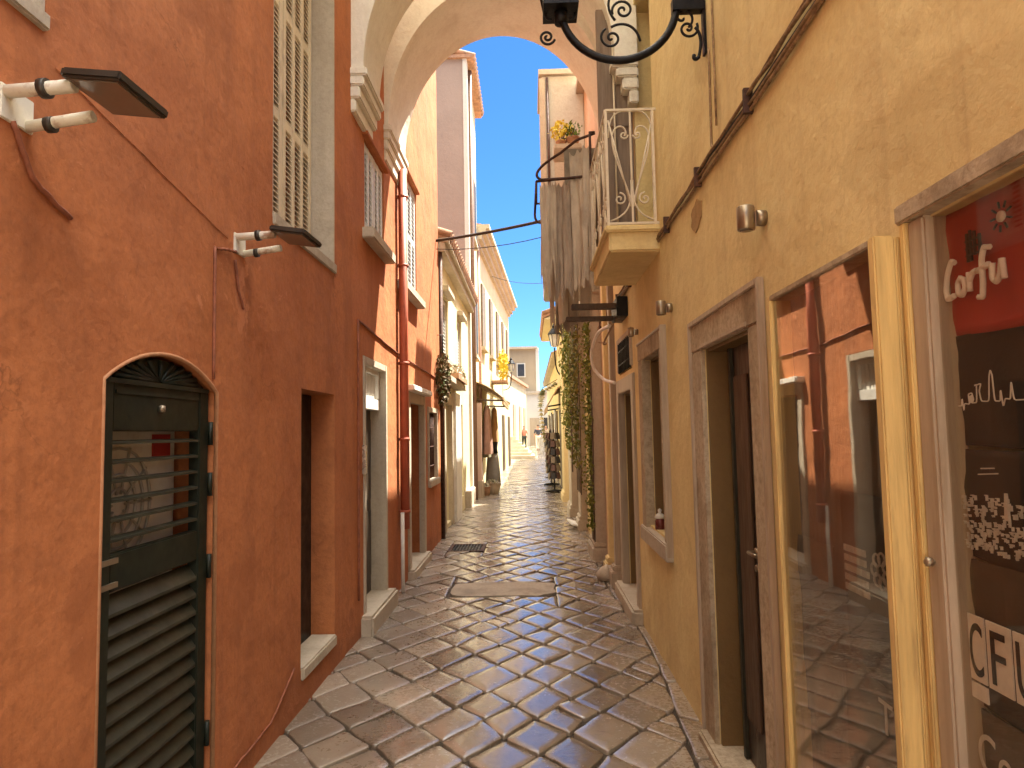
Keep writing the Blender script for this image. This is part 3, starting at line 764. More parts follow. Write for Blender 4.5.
# balcony
bal = MB().box(.56, XR+.02, 4.52, 5.62, 2.80, 2.95).box(.53, XR+.02, 4.49, 5.65, 2.93, 2.975).build('balcony', ochre, HB, bevel=.012)
m = MB(); zb, zt = 2.99, 3.78
for (x, y) in ((.56, 4.52), (.56, 5.62), (.875, 4.52), (.875, 5.62)): m.box(x-.009, x+.009, y-.009, y+.009, 2.95, zt)
for z in (zb, zt):
    m.box(.56, XR, 4.51, 4.53, z-.008, z+.008).box(.56, XR, 5.61, 5.63, z-.008, z+.008).box(.55, .57, 4.52, 5.62, z-.008, z+.008)
def scroll_panel(m, P, Q, w):          # P base point, Q direction along panel, w panel width
    P, Q = Vector(P), Vector(Q); U = Vector((0, 0, 1))
    def at(s, z): return P + Q*s + U*z
    c = w/2; H = zt-zb
    for sg in (-1, 1):
        m.tube(bez(at(c, .10), at(c+sg*.03, .3), at(c+sg*.13, .45), at(c+sg*.125, .60), 10) + bez(at(c+sg*.125, .60), at(c+sg*.12, .70), at(c+sg*.02, .70), at(c+sg*.03, .61), 10), .006, 6)
        m.tube(spiral(at(c+sg*.045, .615), Q*sg, U, .03, 1.2, math.pi, 16), .006, 6)
        m.tube(bez(at(c+sg*.15, .02), at(c+sg*.03, .06), at(c, .12), at(c+sg*.005, .30), 10), .006, 6)
        m.tube(spiral(at(c+sg*.085, .17), Q*sg, U, .045, 1.4, math.pi*.5, 18), .006, 6)
        m.tube([at(c+sg*.01, .12), at(c+sg*.15, .72)], .006, 6)
        m.tube(bez(at(c+sg*.15, .60), at(c+sg*.15, .8), at(c+sg*.05, .79), at(c, .78), 8), .006, 6)
    m.box(*(sorted((at(c, 0).x-.006, at(c, 0).x+.006)) + sorted((at(c, 0).y-.006, at(c, 0).y+.006)) + [zb, zt]))
scroll_panel(m, (.56, 4.52, zb), (1, 0, 0), .33)
for k in range(3): scroll_panel(m, (.56, 4.52+k*.367, zb), (0, 1, 0), .367)
m.build('railing', simple('railing_paint', (.66, .58, .45), .5, 0, .1, 9, .1, (.4, .3, .18), .4), bal)
w = MB().box(1.34, 1.38, 4.63, 5.35, 2.98, 4.99).build('balcony_door', void, HB)
shutter(HB, 'door_shutter', .93, -1, 4.30, 4.60, 2.98, 4.98, 1, 2, ragdark, ragdark)
# leaf standing open at a right angle, panelled boards
lf = MB(); lf.box(.61, .885, 5.37, 5.41, 2.98, 5.05)
lfo = lf.build('door_shutter', simple('weathered_wood', (.20, .145, .105), .8, 0, .25, 5, .2, (.12, .08, .055), .5, (7, 7, .6)), HB, bevel=.004)
MB().box(.64, .73, 5.355, 5.37, 3.1, 3.95).box(.76, .855, 5.355, 5.37, 3.1, 3.95).box(.64, .73, 5.355, 5.37, 4.05, 4.95).box(.76, .855, 5.355, 5.37, 4.05, 4.95).build('shutter_panel', lfo.data.materials[0], lfo, bevel=.004)
MB().tube([(.735, 5.345, 3.0), (.735, 5.345, 5.05)], .008, 6).build('bolt', beigepaint, lfo)

# ------------------------------------------------------------------ shop window at the right edge
sw = MB(); sw.box(XR-.022, XR+.05, 1.50, 1.562, .30, 2.065).box(XR-.022, XR+.05, .50, .60, .30, 2.07).box(XR-.020, XR+.05, .60, 1.50, .30, .40)
swo = sw.build('shop_window', palewood, HB, bevel=.006)
MB().box(XR-.035, XR+.05, .48, 1.592, 2.065, 2.11).build('lintel', worn, swo, bevel=.005)
MB().box(XR-.030, XR+.01, 1.562, 1.582, .30, 2.065).build('bead', yelwood, swo, bevel=.003)
MB().box(XR+.002, XR+.006, .60, 1.50, .40, 2.065).build('pane', shopglass, swo)
m = MB(); m.lathe([(.004, 0), (.010, .006), (.011, .016), (.004, .022)], (XR-.022, 1.535, 1.30), 12, M=Matrix.Rotation(R(-90), 3, 'Y')); m.build('knob', lampsteel, swo)
# goods in that window: folded cloths hung one below the other
def hung(name, X, y0, y1, z0, z1, mat, label, cat, sag=.02, group=None):
    o = empty(name, (X, (y0+y1)/2, z0), label, cat, group)
    nu, nv = 20, 14; vs = []; fs = []
    for j in range(nv+1):
        for i in range(nu+1):
            u, v = i/nu, j/nv
            y = y0+(y1-y0)*u; z = z0+(z1-z0)*v - sag*math.sin(math.pi*u)*(1-v)
            x = X + .006*math.sin(u*9+v*2)*(1-.6*v) + .008*mnoise.noise((u*4, v*5, z*3))
            vs.append((x, y, z))
    k = len(vs); vs += [(x+.006, y, z) for x, y, z in vs]
    for j in range(nv):
        for i in range(nu):
            a = j*(nu+1)+i; fs += [(a, a+1, a+nu+2, a+nu+1), (k+a, k+a+nu+1, k+a+nu+2, k+a+1)]
    for i in range(nu):
        a = i; fs.append((a, k+a, k+a+1, a+1)); a = nv*(nu+1)+i; fs.append((a, a+1, k+a+1, k+a))
    MB().add(vs, fs, True).build('cloth', mat, o)
    return o
WX = .932
rc = hung('printed_cloth', WX, .98, 1.52, 1.793, 2.06, redcloth, 'red printed cloth with white lettering hung at the top of the shop window', 'shirt', .012, 'printed cloths in the shop window')
def stroke(pts, r, mat, parent, name='lettering'):
    return pts
def letter_strokes(parent, strokes, X, yo, zo, s, r, mat, name):
    m = MB()
    for st in strokes:
        P = [Vector((X, yo-q[0]*s, zo+q[1]*s)) for q in st]
        Q = []
        for i in range(len(P)-1):
            for k in range(5):
                Q.append(P[i].lerp(P[i+1], k/5))
        Q.append(P[-1])
        Q2 = [Q[0]]+[(Q[i-1]+Q[i]*2+Q[i+1])/4 for i in range(1, len(Q)-1)]+[Q[-1]]
        m.tube(Q2, r, 6)
    return m.build(name, mat, parent)
corfu = [[(.55, 1.15), (.40, 1.25), (.15, .85), (.02, .35), (.10, .02), (.45, .10)],
         [(.85, .62), (.65, .45), (.66, .12), (.85, .02), (1.02, .25), (.98, .5), (.80, .58)],
         [(1.25, .68), (1.22, .08)], [(1.24, .40), (1.40, .62), (1.60, .66)],
         [(2.25, 1.22), (2.0, 1.28), (1.86, .95), (1.86, .2), (1.80, -.22), (1.62, -.18)], [(1.62, .62), (2.18, .72)],
         [(2.32, .70), (2.30, .25), (2.45, .10), (2.65, .28), (2.74, .74)], [(2.74, .74), (2.78, .14)]]
letter_strokes(rc, corfu, WX-.015, 1.497, 1.868, .066, .0062, print_m, 'lettering')
m = MB(); m.lathe([(.011, -.002), (.011, .002)], (WX-.014, 1.312, 1.998), 14, M=Matrix.Rotation(R(90), 3, 'Y')); m.build('sun_print', print_m, rc)
m = MB()
for k in range(9):
    a = 2*math.pi*k/9; m.tube([(WX-.014, 1.312+.017*math.cos(a), 1.998+.017*math.sin(a)), (WX-.014, 1.312+.030*math.cos(a), 1.998+.030*math.sin(a))], .0022, 6)
for (y, z, h) in ((1.42, 1.935, .06), (1.41, 1.935, .065), (1.397, 1.945, .05), (1.382, 1.92, .065)):
    m.box(WX-.014, WX-.010, y-.004, y+.002, z, z+h)
for z in (1.935, 1.95, 1.965): m.box(WX-.014, WX-.010, 1.377, 1.425, z+.012, z+.015)
m.build('ink_print', black, rc)
MB().box(WX-.004, WX+.012, .90, .965, 1.70, 2.055).build('card', whitepaint, empty('price_card', (WX, .93, 1.7), 'tall white card hung beside the red printed cloth', 'card'))
tc = hung('printed_cloth', WX+.006, .70, 1.52, 1.555, 1.79, blackcloth, 'black printed cloth with a thin white skyline line below the red cloth', 'shirt', .01, 'printed cloths in the shop window')
sky_line = [[(0, 0), (.25, 0), (.3, .35), (.38, -.25), (.45, .1), (.8, .05), (.75, .5), (1.0, .55), (1.1, .25), (.95, .1), (1.3, .1), (1.35, .9), (1.2, .85), (1.65, .92), (1.5, .6), (1.6, .15), (2.1, .12), (2.2, 1.2), (2.3, 1.45), (2.4, 1.2), (2.45, .12), (2.8, .1), (2.85, .6), (2.95, -.15), (3.1, .2), (3.4, .15), (3.5, .9), (3.6, .1), (4.2, .1)],
            [(.85, .1), (.85, .42)], [(.95, .1), (.95, .45)], [(1.05, .15), (1.05, .4)]]
letter_strokes(tc, sky_line, WX-.010, 1.487, 1.638, .047, .0014, print_m, 'skyline_print')
tc = hung('printed_cloth', WX+.006, .70, 1.52, 1.32, 1.545, blackcloth, 'black printed cloth covered by a white town view with spires', 'shirt', .03, 'printed cloths in the shop window')
m = MB(); random.seed(3)
for k in range(620):
    y = random.uniform(.80, 1.505); z = 1.335+random.random()**1.2*.11
    w_, h_ = random.uniform(.002, .009), random.uniform(.002, .010)
    m.box(WX-.008, WX-.003, y, y+.0018, z, z+h_)
    m.box(WX-.008, WX-.003, y, y+w_, z+h_, z+h_+.0018)
for (y, h, w_) in ((1.365, .075, .006), (1.305, .14, .010), (1.255, .10, .014), (1.18, .12, .01), (1.02, .1, .012), (.9, .14, .008)):
    m.prism([(y-w_, 1.41), (y+w_, 1.41), (y+.002, 1.41+h*.7), (y, 1.385+h), (y-.002, 1.41+h*.7)], 'x', WX-.008, WX-.003)
m.build('town_print', printdim, tc)
letter_strokes(tc, [[(0, 0), (1.2, .1)], [(.2, .25), (1.0, .3)]], WX-.008, 1.44, 1.495, .05, .0015, printdim, 'lettering')
tc = hung('printed_cloth', WX+.006, .70, 1.52, 1.01, 1.312, browncloth, 'dark brown printed cloth with white block letters in the shop window', 'shirt', .03, 'printed cloths in the shop window')
m = MB(); m.box(WX-.012, WX-.009, 1.450, 1.500, 1.066, 1.200).box(WX-.012, WX-.009, 1.372, 1.443, 1.066, 1.200).box(WX-.012, WX-.009, 1.290, 1.365, 1.066, 1.200).box(WX-.012, WX-.009, 1.450, 1.500, 1.028, 1.060)
m.build('print_panel', print_m, tc)
text_mesh('lettering', 'C', .155, (WX-.0135, 1.4985, 1.078), blackcloth, tc, xs=.42)
text_mesh('lettering', 'F', .155, (WX-.0135, 1.438, 1.078), blackcloth, tc, xs=.75)
text_mesh('lettering', 'U', .155, (WX-.0135, 1.362, 1.078), blackcloth, tc, xs=.62)
tc = hung('printed_cloth', WX+.006, .70, 1.52, .60, 1.002, simple('olive_cloth', (.11, .08, .045), .9, 0, .25, 4, .4), 'olive brown printed cloth at the bottom of the shop window', 'shirt', .02, 'printed cloths in the shop window')
text_mesh('lettering', 'Corfu', .115, (WX-.012, 1.495, .885), printdim, tc, xs=.75)
MB().box(1.22, 1.29, .56, 1.55, .36, 2.05).build('backing_board', void, swo)

# ------------------------------------------------------------------ glazed display case
CX0 = .825
dc = empty('display_case', (XR, 1.95, .28), 'shallow yellow wooden display case with reflective glass beside the doorway', 'display case')
m = MB().box(CX0-.01, XR-.036, 1.592, 1.622, .25, 2.045).box(XR-.034, XR-.002, 1.594, 1.622, .25, 2.042)
m.build('side_panel', yelwood, dc, bevel=.004)
MB().box(CX0-.004, XR-.002, 2.295, 2.325, .25, 2.043).build('side_panel', yelwood, dc, bevel=.004)
MB().box(CX0-.008, XR-.002, 1.622, 2.295, 2.025, 2.043).box(CX0-.008, XR-.002, 1.622, 2.295, .25, .30).build('frame', worn, dc, bevel=.003)
MB().box(CX0-.012, CX0+.006, 2.283, 2.297, .30, 2.025).build('bead', yelwood, dc, bevel=.003)
MB().box(CX0, CX0+.005, 1.622, 2.295, .30, 2.025).build('pane', mirrorglass, dc)
MB().box(XR-.012, XR-.004, 1.622, 2.295, .30, 2.025).build('backing_board', brownwood, dc)
CW = XR-.03
ct = hung('printed_cloth', CW, 1.66, 1.95, .98, 1.42, blackcloth, 'black printed cloth with small white lettering inside the display case', 'shirt', .01, 'printed cloths in the display case')
random.seed(5)
m = MB()
for r_ in range(5):
    y = 1.925
    while y > 1.80:
        w_ = random.uniform(.008, .018); m.box(CW-.013, CW-.010, y-w_, y, 1.26-r_*.026, 1.277-r_*.026); y -= w_+.005
m.build('lettering', printdim, ct)
m = MB()
for k in range(7):
    a = 2*math.pi*k/7; cyy, czz = 1.73+.03*math.cos(a), 1.24+.03*math.sin(a)
    m.tube([(CW-.012, cyy+.016*math.cos(b), czz+.016*math.sin(b)) for b in [2*math.pi*i/12 for i in range(13)]], .003, 5)
m.build('flower_print', printdim, ct)
ct = hung('printed_cloth', CW, 1.645, 1.98, .62, .95, browncloth, 'brown printed cloth with large white capitals inside the display case', 'shirt', .02, 'printed cloths in the display case')
text_mesh('lettering', 'TR', .115, (CW-.014, 1.775, .845), print_m, ct)
text_mesh('lettering', 'SOUTH', .06, (CW-.014, 1.86, .68), printdim, ct)
ct = hung('printed_cloth', CW, 2.03, 2.27, .70, 1.25, simple('taupe_cloth', (.10, .075, .05), .9, 0, .25, 4, .4), 'taupe folded cloth on the left inside the display case', 'shirt', .02, 'printed cloths in the display case')

# ------------------------------------------------------------------ small spot lamps on the right wall
def spot(y, z, label, s=1.0):
    o = empty('wall_spotlight', (XR, y, z), label, 'wall lamp', 'small spotlights on the ochre wall')
    MB().tube([(XR, y, z), (XR-.035*s, y, z)], .030*s, 14).build('mount', lampsteel, o)
    sh = MB().lathe([(.030*s, -.045*s), (.033*s, -.042*s), (.033*s, .042*s), (.030*s, .045*s)], (XR-.072*s, y, z), 18).build('lamp_shade', lampsteel, o)
    MB().lathe([(.024*s, -.047*s), (.024*s, -.0445*s)], (XR-.072*s, y, z), 14).build('lens', lampglass, sh)
    return o
spot(2.53, 2.385, 'steel cylinder spotlight on the ochre wall above the display case')
o2 = spot(4.22, 2.355, 'steel cylinder spotlight between the main doorway and the deep window', .95)
spot(5.55, 2.40, 'small steel spotlight beside the iron grating window', .8)

# ------------------------------------------------------------------ wall lantern on its iron bracket
wl = empty('wall_lantern', (XR, 3.22, 3.4), 'black wrought iron lantern on a curved scrolled bracket at top right', 'street lantern')
cxx, czz, rr = .478, 3.69, .285
m = MB(); m.tube([(cxx+rr*math.cos(a), 3.22, czz-rr*math.sin(a)) for a in [math.pi*i/28 for i in range(29)]], .019, 12)
br = m.build('bracket', iron, wl)
m = MB()
m.box(XR-.16, XR-.005, 3.195, 3.245, 3.64, 3.70).box(XR-.015, XR-.003, 3.20, 3.24, 3.42, 3.95)
m.build('wall_plate', iron, wl)
m = MB(); ux, uz = (1, 0, 0), (0, 0, 1)
def sc(c, r0, turns, a0, sg): m.tube(spiral((c[0], 3.22, c[1]), ux, uz, r0, turns, a0, 34, sg), .0065, 7)
sc((.50, 3.66), .055, 1.6, R(200), -1); sc((.44, 3.52), .055, 1.5, R(120), 1)
m.tube(bez((.44, 3.22, 3.575), (.48, 3.22, 3.60), (.56, 3.22, 3.60), (.58, 3.22, 3.50)), .0065, 7)
m.tube(bez((.46, 3.22, 3.61), (.42, 3.22, 3.66), (.42, 3.22, 3.72), (.46, 3.22, 3.76)), .0065, 7)
sc((.815, 3.555), .050, 1.5, R(30), -1); sc((.79, 3.61), .055, 1.1, R(-60), 1)
sc((.125, 3.535), .040, 1.7, R(-20), -1)
m.tube(bez((.85, 3.22, 3.56), (.885, 3.22, 3.52), (.875, 3.22, 3.46), (.862, 3.22, 3.41)), .008, 7)
m.tube(bez((.862, 3.22, 3.41), (.85, 3.22, 3.39), (.83, 3.22, 3.40), (.84, 3.22, 3.42)), .010, 7)
m.build('scrollwork', iron, br)
lb = MB(); lx = cxx-rr
lb.box(lx-.085, lx+.085, 3.135, 3.305, 3.655, 3.70).tube([(lx, 3.22, 3.60), (lx, 3.22, 3.67)], .03, 12)
for sx in (-1, 1): lb.tube(spiral((lx+sx*.05, 3.22, 3.645), (sx, 0, 0), uz, .028, .8, math.pi, 12, -1, .02), .006, 6)
lb.build('lantern_base', iron, wl)
fr = MB()
for sx in (-1, 1):
    for sy in (-1, 1): fr.tube([(lx+sx*.075, 3.22+sy*.075, 3.70), (lx+sx*.13, 3.22+sy*.13, 4.06)], .009, 6)
fr.box(lx-.15, lx+.15, 3.07, 3.37, 4.06, 4.085)
fr.build('lantern_frame', iron, wl)
b4 = [(lx+sx*.072, 3.22+sy*.072, 3.705) for sx, sy in ((-1,-1),(1,-1),(1,1),(-1,1))]; t4 = [(lx+sx*.125, 3.22+sy*.125, 4.055) for sx, sy in ((-1,-1),(1,-1),(1,1),(-1,1))]
MB().add(b4+t4, [(0,1,2,3),(4,5,6,7),(0,1,5,4),(1,2,6,5),(2,3,7,6),(3,0,4,7)]).build('pane', lanternglass, wl)
MB().add([(lx+sx*.155, 3.22+sy*.155, 4.087) for sx, sy in ((-1,-1),(1,-1),(1,1),(-1,1))]+[(lx+sx*.03, 3.22+sy*.03, 4.26) for sx, sy in ((-1,-1),(1,-1),(1,1),(-1,1))], [(0,1,2,3),(4,5,6,7),(0,1,5,4),(1,2,6,5),(2,3,7,6),(3,0,4,7)]).lathe([(.02, 0), (.03, .03), (.004, .09)], (lx, 3.22, 4.26), 10).build('lantern_roof', iron, wl)

# ------------------------------------------------------------------ cables on the right wall
random.seed(11)
cb = empty('cable_bundle', (XR, 3.6, 2.8), 'bundle of old ochre stained cables running along the right wall', 'cable')
for k in range(5):
    P = []
    y = -1.0
    while y < 8.9:
        P.append((XR-.012-.006*(k % 2)+random.uniform(-.003, .003), y, 2.855+.013*k+.012*math.sin(y*1.7+k)+random.uniform(-.006, .006))); y += .16
    MB().tube(P, .0065+.0015*(k % 3 == 0), 6).build('cable', oldcable if k != 2 else cable_m, cb)
for k in range(12): MB().box(XR-.035, XR+.01, -.6+k*.8, -.58+k*.8, 2.83, 2.93).build('clip', rustiron, cb)
wire('wall_cable', [(XR-.006, 3.16, 3.42), (XR-.006, 3.18, 2.95), (XR-.006, 3.10, 2.88)], .006, oldcable, 'thin cable dropping from the lantern bracket to the cable bundle')
wire('wall_cable', [(XR-.008, 3.05, 5.0), (XR-.008, 3.08, 3.0)], .005, oldcable, 'vertical painted cable on the ochre wall right of the lantern')
m = MB(); pts = []
for i in range(14):
    a = 2*math.pi*i/14; pts.append((3.52+.13*math.cos(a)*random.uniform(.7, 1.1), 2.72+.085*math.sin(a)*random.uniform(.7, 1.1)))
m.prism(pts, 'x', XR-.006, XR+.01)
m.build('plaster_patch', plaster('grey_mortar', (.44, .29, .13), (.38, .24, .10), (.2, .12, .06), .9, .6), HB, bevel=.002)

# ------------------------------------------------------------------ small pot on the sill of the deep window
pt = empty('jam_jar', (.93, 5.02, .885), 'small dark red jar with a pale knotted top on the window sill', 'jar')
MB().lathe([(.030, 0), (.037, .01), (.037, .07), (.028, .085)], (.93, 5.02, .872), 16).build('body', simple('dark_red_glass', (.13, .03, .025), .25, 0, .2, 10, 0), pt)
MB().lathe([(.032, .084), (.040, .092), (.028, .112), (.010, .125), (.015, .145), (.004, .155)], (.93, 5.02, .872), 14).build('lid', whitepaint, pt)

# ------------------------------------------------------------------ clothes airer and rags by the balcony
ca = empty('clothes_airer', (.56, 5.7, 3.8), 'rusty iron clothes airer reaching out from the balcony over the alley', 'clothes rack')
m = MB()
m.tube([(.60, 5.63, 4.12), (.46, 5.75, 4.12), (.32, 5.85, 4.05)] + bez((.32, 5.85, 4.05), (.10, 6.0, 3.98), (.07, 6.0, 3.90), (.15, 6.0, 3.87)) + [(.42, 5.95, 3.86)], .012, 8)
m.tube([(.105, 6.0, 3.855), (.60, 5.75, 3.80)], .013, 8)
m.tube([(.56, 5.62, 3.78), (.56, 5.62, 4.13), (.60, 5.63, 4.13)], .011, 8)
m.tube([(.105, 6.0, 3.855), (.085, 6.02, 3.56)] + bez((.085, 6.02, 3.56), (.08, 6.02, 3.48), (.14, 6.02, 3.46), (.16, 6.03, 3.50), 8), .011, 8)
m.build('frame', rustiron, ca)
m = MB(); m.tube([(.62, 6.45, 3.82), (.11, 6.5, 3.82)], .010, 8); m.tube([(.105, 6.0, 3.855), (.11, 6.5, 3.82)], .010, 8); m.tube([(.62, 5.7, 3.81), (.62, 6.46, 3.82), (XR, 6.48, 3.82)], .012, 8)
m.build('rail', rustiron, ca)
def rag(P0, P1, ztop0, ztop1, zbot, label, mat, torn=.25, fold=.03, seed=1, freq=14):
    random.seed(seed); P0, P1 = Vector(P0), Vector(P1); nu, nv = 34, 26
    n = Vector((-(P1-P0).y, (P1-P0).x)).normalized(); vs = []; fs = []
    bots = []
    for i in range(nu+1):
        u = i/nu; bots.append(zbot + torn*(mnoise.noise((u*5+seed, seed*3.1, 0))*.9+.4*mnoise.noise((u*19, seed, 2))))
    for j in range(nv+1):
        for i in range(nu+1):
            u, v = i/nu, j/nv
            zt_ = ztop0+(ztop1-ztop0)*u - .05*abs(math.sin(u*math.pi*3))
            z = zt_+(bots[i]-zt_)*v
            q = P0.lerp(P1, u+(.03*math.sin(v*4+seed)*v))
            d = fold*(.35+.65*v)*math.sin(u*freq+seed+1.3*v)+.02*mnoise.noise((u*6, v*3, seed))
            vs.append((q.x+n.x*d, q.y+n.y*d, z))
    k = len(vs); vs += [(x+n.x*.005, y+n.y*.005, z) for x, y, z in vs]
    for j in range(nv):
        for i in range(nu):
            # slits torn upwards from the hem
            if j > nv*.55 and (i*7+seed*5) % 11 == 0 and j > nv*(.55+.35*((i*13+seed) % 5)/5): continue
            a = j*(nu+1)+i; fs += [(a, a+1, a+nu+2, a+nu+1), (k+a, k+a+nu+1, k+a+nu+2, k+a+1)]
    o = MB().add(vs, fs, True).build('hanging_rag', mat, origin=(P0.x, P0.y, ztop0))
    return tag(o, label, 'cloth', 'rags hanging on the airer')
rag((.13, 6.0), (.27, 5.94), 3.84, 3.84, 2.92, 'outermost torn grey rag hanging over the alley against the sky', ragcloth, .35, .03, 2, 6)
rag((.25, 6.0), (.40, 5.92), 3.84, 3.83, 2.78, 'narrow brown rag second from the sky on the airer', ragdark, .22, .03, 5, 7)
rag((.30, 6.42), (.62, 6.40), 4.0, 4.0, 2.62, 'long straight grey brown sheet hanging behind the other rags', ragcloth, .10, .035, 8, 9)
rag((.40, 5.86), (.58, 5.74), 4.06, 4.10, 2.86, 'grey folded rag hanging nearest the balcony railing', ragcloth, .2, .035, 12, 7)
rag((.22, 6.5), (.44, 6.5), 3.83, 3.83, 2.55, 'long brown rag on the far rail of the airer', ragdark, .2, .035, 21, 8)
# hanging mat, straight and heavy
mt = MB(); mt.box(.36, .66, 6.02, 6.035, 3.25, 4.16)
tag(mt.build('hanging_mat', simple('dark_mat', (.25, .205, .15), .95, 0, .3, 6, .5), bevel=.004, origin=(.5, 6.03, 4.1)), 'flat dark mat hung upright behind the iron rods', 'mat')
sb = empty('iron_bracket', (XR, 6.2, 2.7), 'dark iron and timber bracket on the wall below the balcony', 'bracket')
MB().box(.40, XR, 6.10, 6.18, 2.70, 2.75).build('bar', brownwood, sb, bevel=.006); MB().box(.36, .86, 6.32, 6.40, 2.63, 2.67).build('bar', brownwood, sb, bevel=.006)
MB().box(.80, XR, 6.05, 6.45, 2.62, 2.80).build('mount', iron, sb, bevel=.006)
wire('electric_conduit', [(.80, 6.6, 2.62), (.70, 6.9, 2.60), (.66, 7.2, 2.42), (.69, 7.25, 2.25), (.80, 7.15, 2.12), (XR-.03, 6.9, 2.08)], .018, whitepaint, 'white curved conduit looping below the balcony bracket')
random.seed(4)
wire('electric_conduit', [(.82, 6.5, 2.62), (.74, 6.8, 2.45), (.82, 7.0, 2.5), (.76, 7.3, 2.55)], .010, oldcable, 'tangled brown cable end beside the white conduit')

# ------------------------------------------------------------------ right: house with pilasters and ivy
HC = empty('pilaster_house', (3.2, 12, 0), 'old stone pilastered house with ivy beyond the ochre house', 'house')
MB().box(.92, 6, 7.05, 17.2, -.3, 6.7).build('wall', pinkold, HC)
MB().box(.80, 6.2, 7.1, 17.3, 6.7, 6.82).build('roof', stone, HC)
def pilaster(y0, y1, xf, cap, mat):
    m = MB(); m.box(xf, .93, y0, y1, -.1, 3.6).box(xf-.05, .93, y0-.05, y1+.05, -.1, .16).box(xf-.03, .93, y0-.03, y1+.03, .16, .22)
    m.box(xf-.05, .93, y0-.05, y1+.05, cap, cap+.07).box(xf-.03, .93, y0-.03, y1+.03, cap-.06, cap)
    return m.build('pilaster', mat, HC, bevel=.012)
pilaster(7.10, 7.24, .85, 3.4, palewood); pilaster(7.55, 7.72, .84, 3.5, ochre)
pilaster(8.55, 9.20, .79, 3.4, stone); pilaster(11.2, 11.7, .80, 1.72, stone); pilaster(12.9, 13.8, .76, 3.5, stone); pilaster(15.6, 16.6, .76, 3.5, yellowish)
MB().box(.905, .925, 9.25, 11.15, -.1, 2.3).build('door_surround', yelwood, HC)
m = MB()                               # oriel box above the alley
ob = MB().box(.27, .93, 10.0, 11.2, 3.75, 7.0).build('oriel', plaster('pale_oriel_plaster', (.56, .54, .46), (.48, .45, .37), (.34, .28, .2), .8, .4), HC, bevel=.02)
MB().box(.245, .34, 9.97, 10.005, 3.8, 6.95).box(.45, .70, 9.985, 10.001, 4.3, 6.0).build('stone_trim', stone, ob, bevel=.006)
MB().tube([(.37, 9.965, 3.8), (.37, 9.965, 6.95)], .018, 8).build('downpipe', rustiron, ob)
MB().box(.24, .93, 9.95, 11.25, 7.0, 7.08).build('eave', stone, ob)
# things on the ledge: flower pots
def pot_plant(name, c, r, h, mat, n, spread, label, cat='potted plant', leaf=.035, potmat=tile):
    o = empty(name, c, label, cat)
    MB().lathe([(r*.7, 0), (r, h*.85), (r*1.12, h*.87), (r*1.12, h), (r*.9, h)], c, 14).build('pot', potmat, o)
    m = MB()
    for k in range(n):
        d = Vector((random.gauss(0, 1), random.gauss(0, 1), random.gauss(.3, .8))); d.normalize(); q = Vector(c)+Vector((0, 0, h+spread*.6))+d*spread*random.random()**.5
        leafquad(m, q, leaf*random.uniform(.6, 1.3))
    m.build('foliage', mat, o)
    m = MB()
    for k in range(5): m.tube([Vector(c)+Vector((0, 0, h*.9)), Vector(c)+Vector((random.uniform(-.5, .5)*spread, random.uniform(-.5, .5)*spread, h+spread*.8))], .006, 5)
    m.build('stem', brownwood, o)
    return o
def leafquad(m, q, s):
    e = Euler((random.uniform(0, 6), random.uniform(0, 6), random.uniform(0, 6))).to_matrix()
    P = [Vector(t) for t in ((-.5, 0, 0), (0, -.32, .08), (.55, 0, 0), (0, .32, .08))]
    m.add([q+e @ (p*s) for p in P], [(0, 1, 2), (0, 2, 3)])
sh = empty('plant_shelf', (.56, 8.4, 5.2), 'narrow stone ledge with plants beside the arch on the right', 'shelf')
MB().box(.38, .72, 8.30, 8.74, 5.13, 5.20).build('slab', stone, sh, bevel=.01)
MB().prism([(8.40, 5.13), (8.74, 5.13), (8.74, 4.75)], 'x', .52, .60).build('bracket', stone, sh)
random.seed(9)
pot_plant('potted_plant', (.48, 8.52, 5.2), .065, .12, yellow_l, 170, .17, 'yellow flowering plant in a clay pot seen under the arch', leaf=.06)
pot_plant('potted_plant', (.63, 8.50, 5.2), .08, .15, green_l, 90, .14, 'small green plant in a clay pot beside the yellow flowers', leaf=.05)
# ivy
def ivy(x0, y0, y1, z0, z1, n, mat, label, thick=.07, leaf=.07, taper=True):
    o = empty('ivy', ((x0+.9)/2, (y0+y1)/2, z0), label, 'ivy', 'ivy on the old pilasters')
    m = MB()
    for k in range(n):
        t = random.random()
        if taper and random.random() < .5*(1-t): continue
        z = z0+(z1-z0)*t; w = (y1-y0)*(.6+.4*mnoise.noise((z*2.2, y0, 1)))
        yc = (y0+y1)/2+.08*mnoise.noise((z*1.3, y0, 5)); s = random.gauss(0, .42)
        q = Vector((x0-abs(random.gauss(0, thick))*(1+.5*mnoise.noise((z*3, 2, y0))), yc+s*w, z))
        leafquad(m, q, leaf*random.uniform(.6, 1.3))
    for k in range(14):
        q = Vector((x0-random.uniform(.03, .12), random.uniform(y0, y1), z0+(z1-z0)*random.uniform(.35, 1)))
        for i in range(random.randint(6, 14)):
            q = q+Vector((random.uniform(-.02, .012), random.uniform(-.02, .02), -.045)); leafquad(m, q, leaf*random.uniform(.5, 1.1))
    m.build('foliage', mat, o)
    m = MB()
    for k in range(4):
        yy = y0+(y1-y0)*(k+.5)/4; m.tube([(x0-.01, yy+.05*math.sin(z*3+k), z) for z in [z0-.4+i*.2 for i in range(int((z1-z0+.4)/.2))]], .009, 5)
    m.build('stem', brownwood, o)
    return o
random.seed(21)
ivy(.79, 8.5, 8.95, .35, 3.05, 1500, ivy_m, 'green ivy climbing the nearer stone pilaster by the conduit', .035, .05, False)
ivy(.78, 12.4, 13.4, 1.25, 3.6, 1300, ivy_m, 'yellow green ivy on the farther pale pilaster', .055, .075)
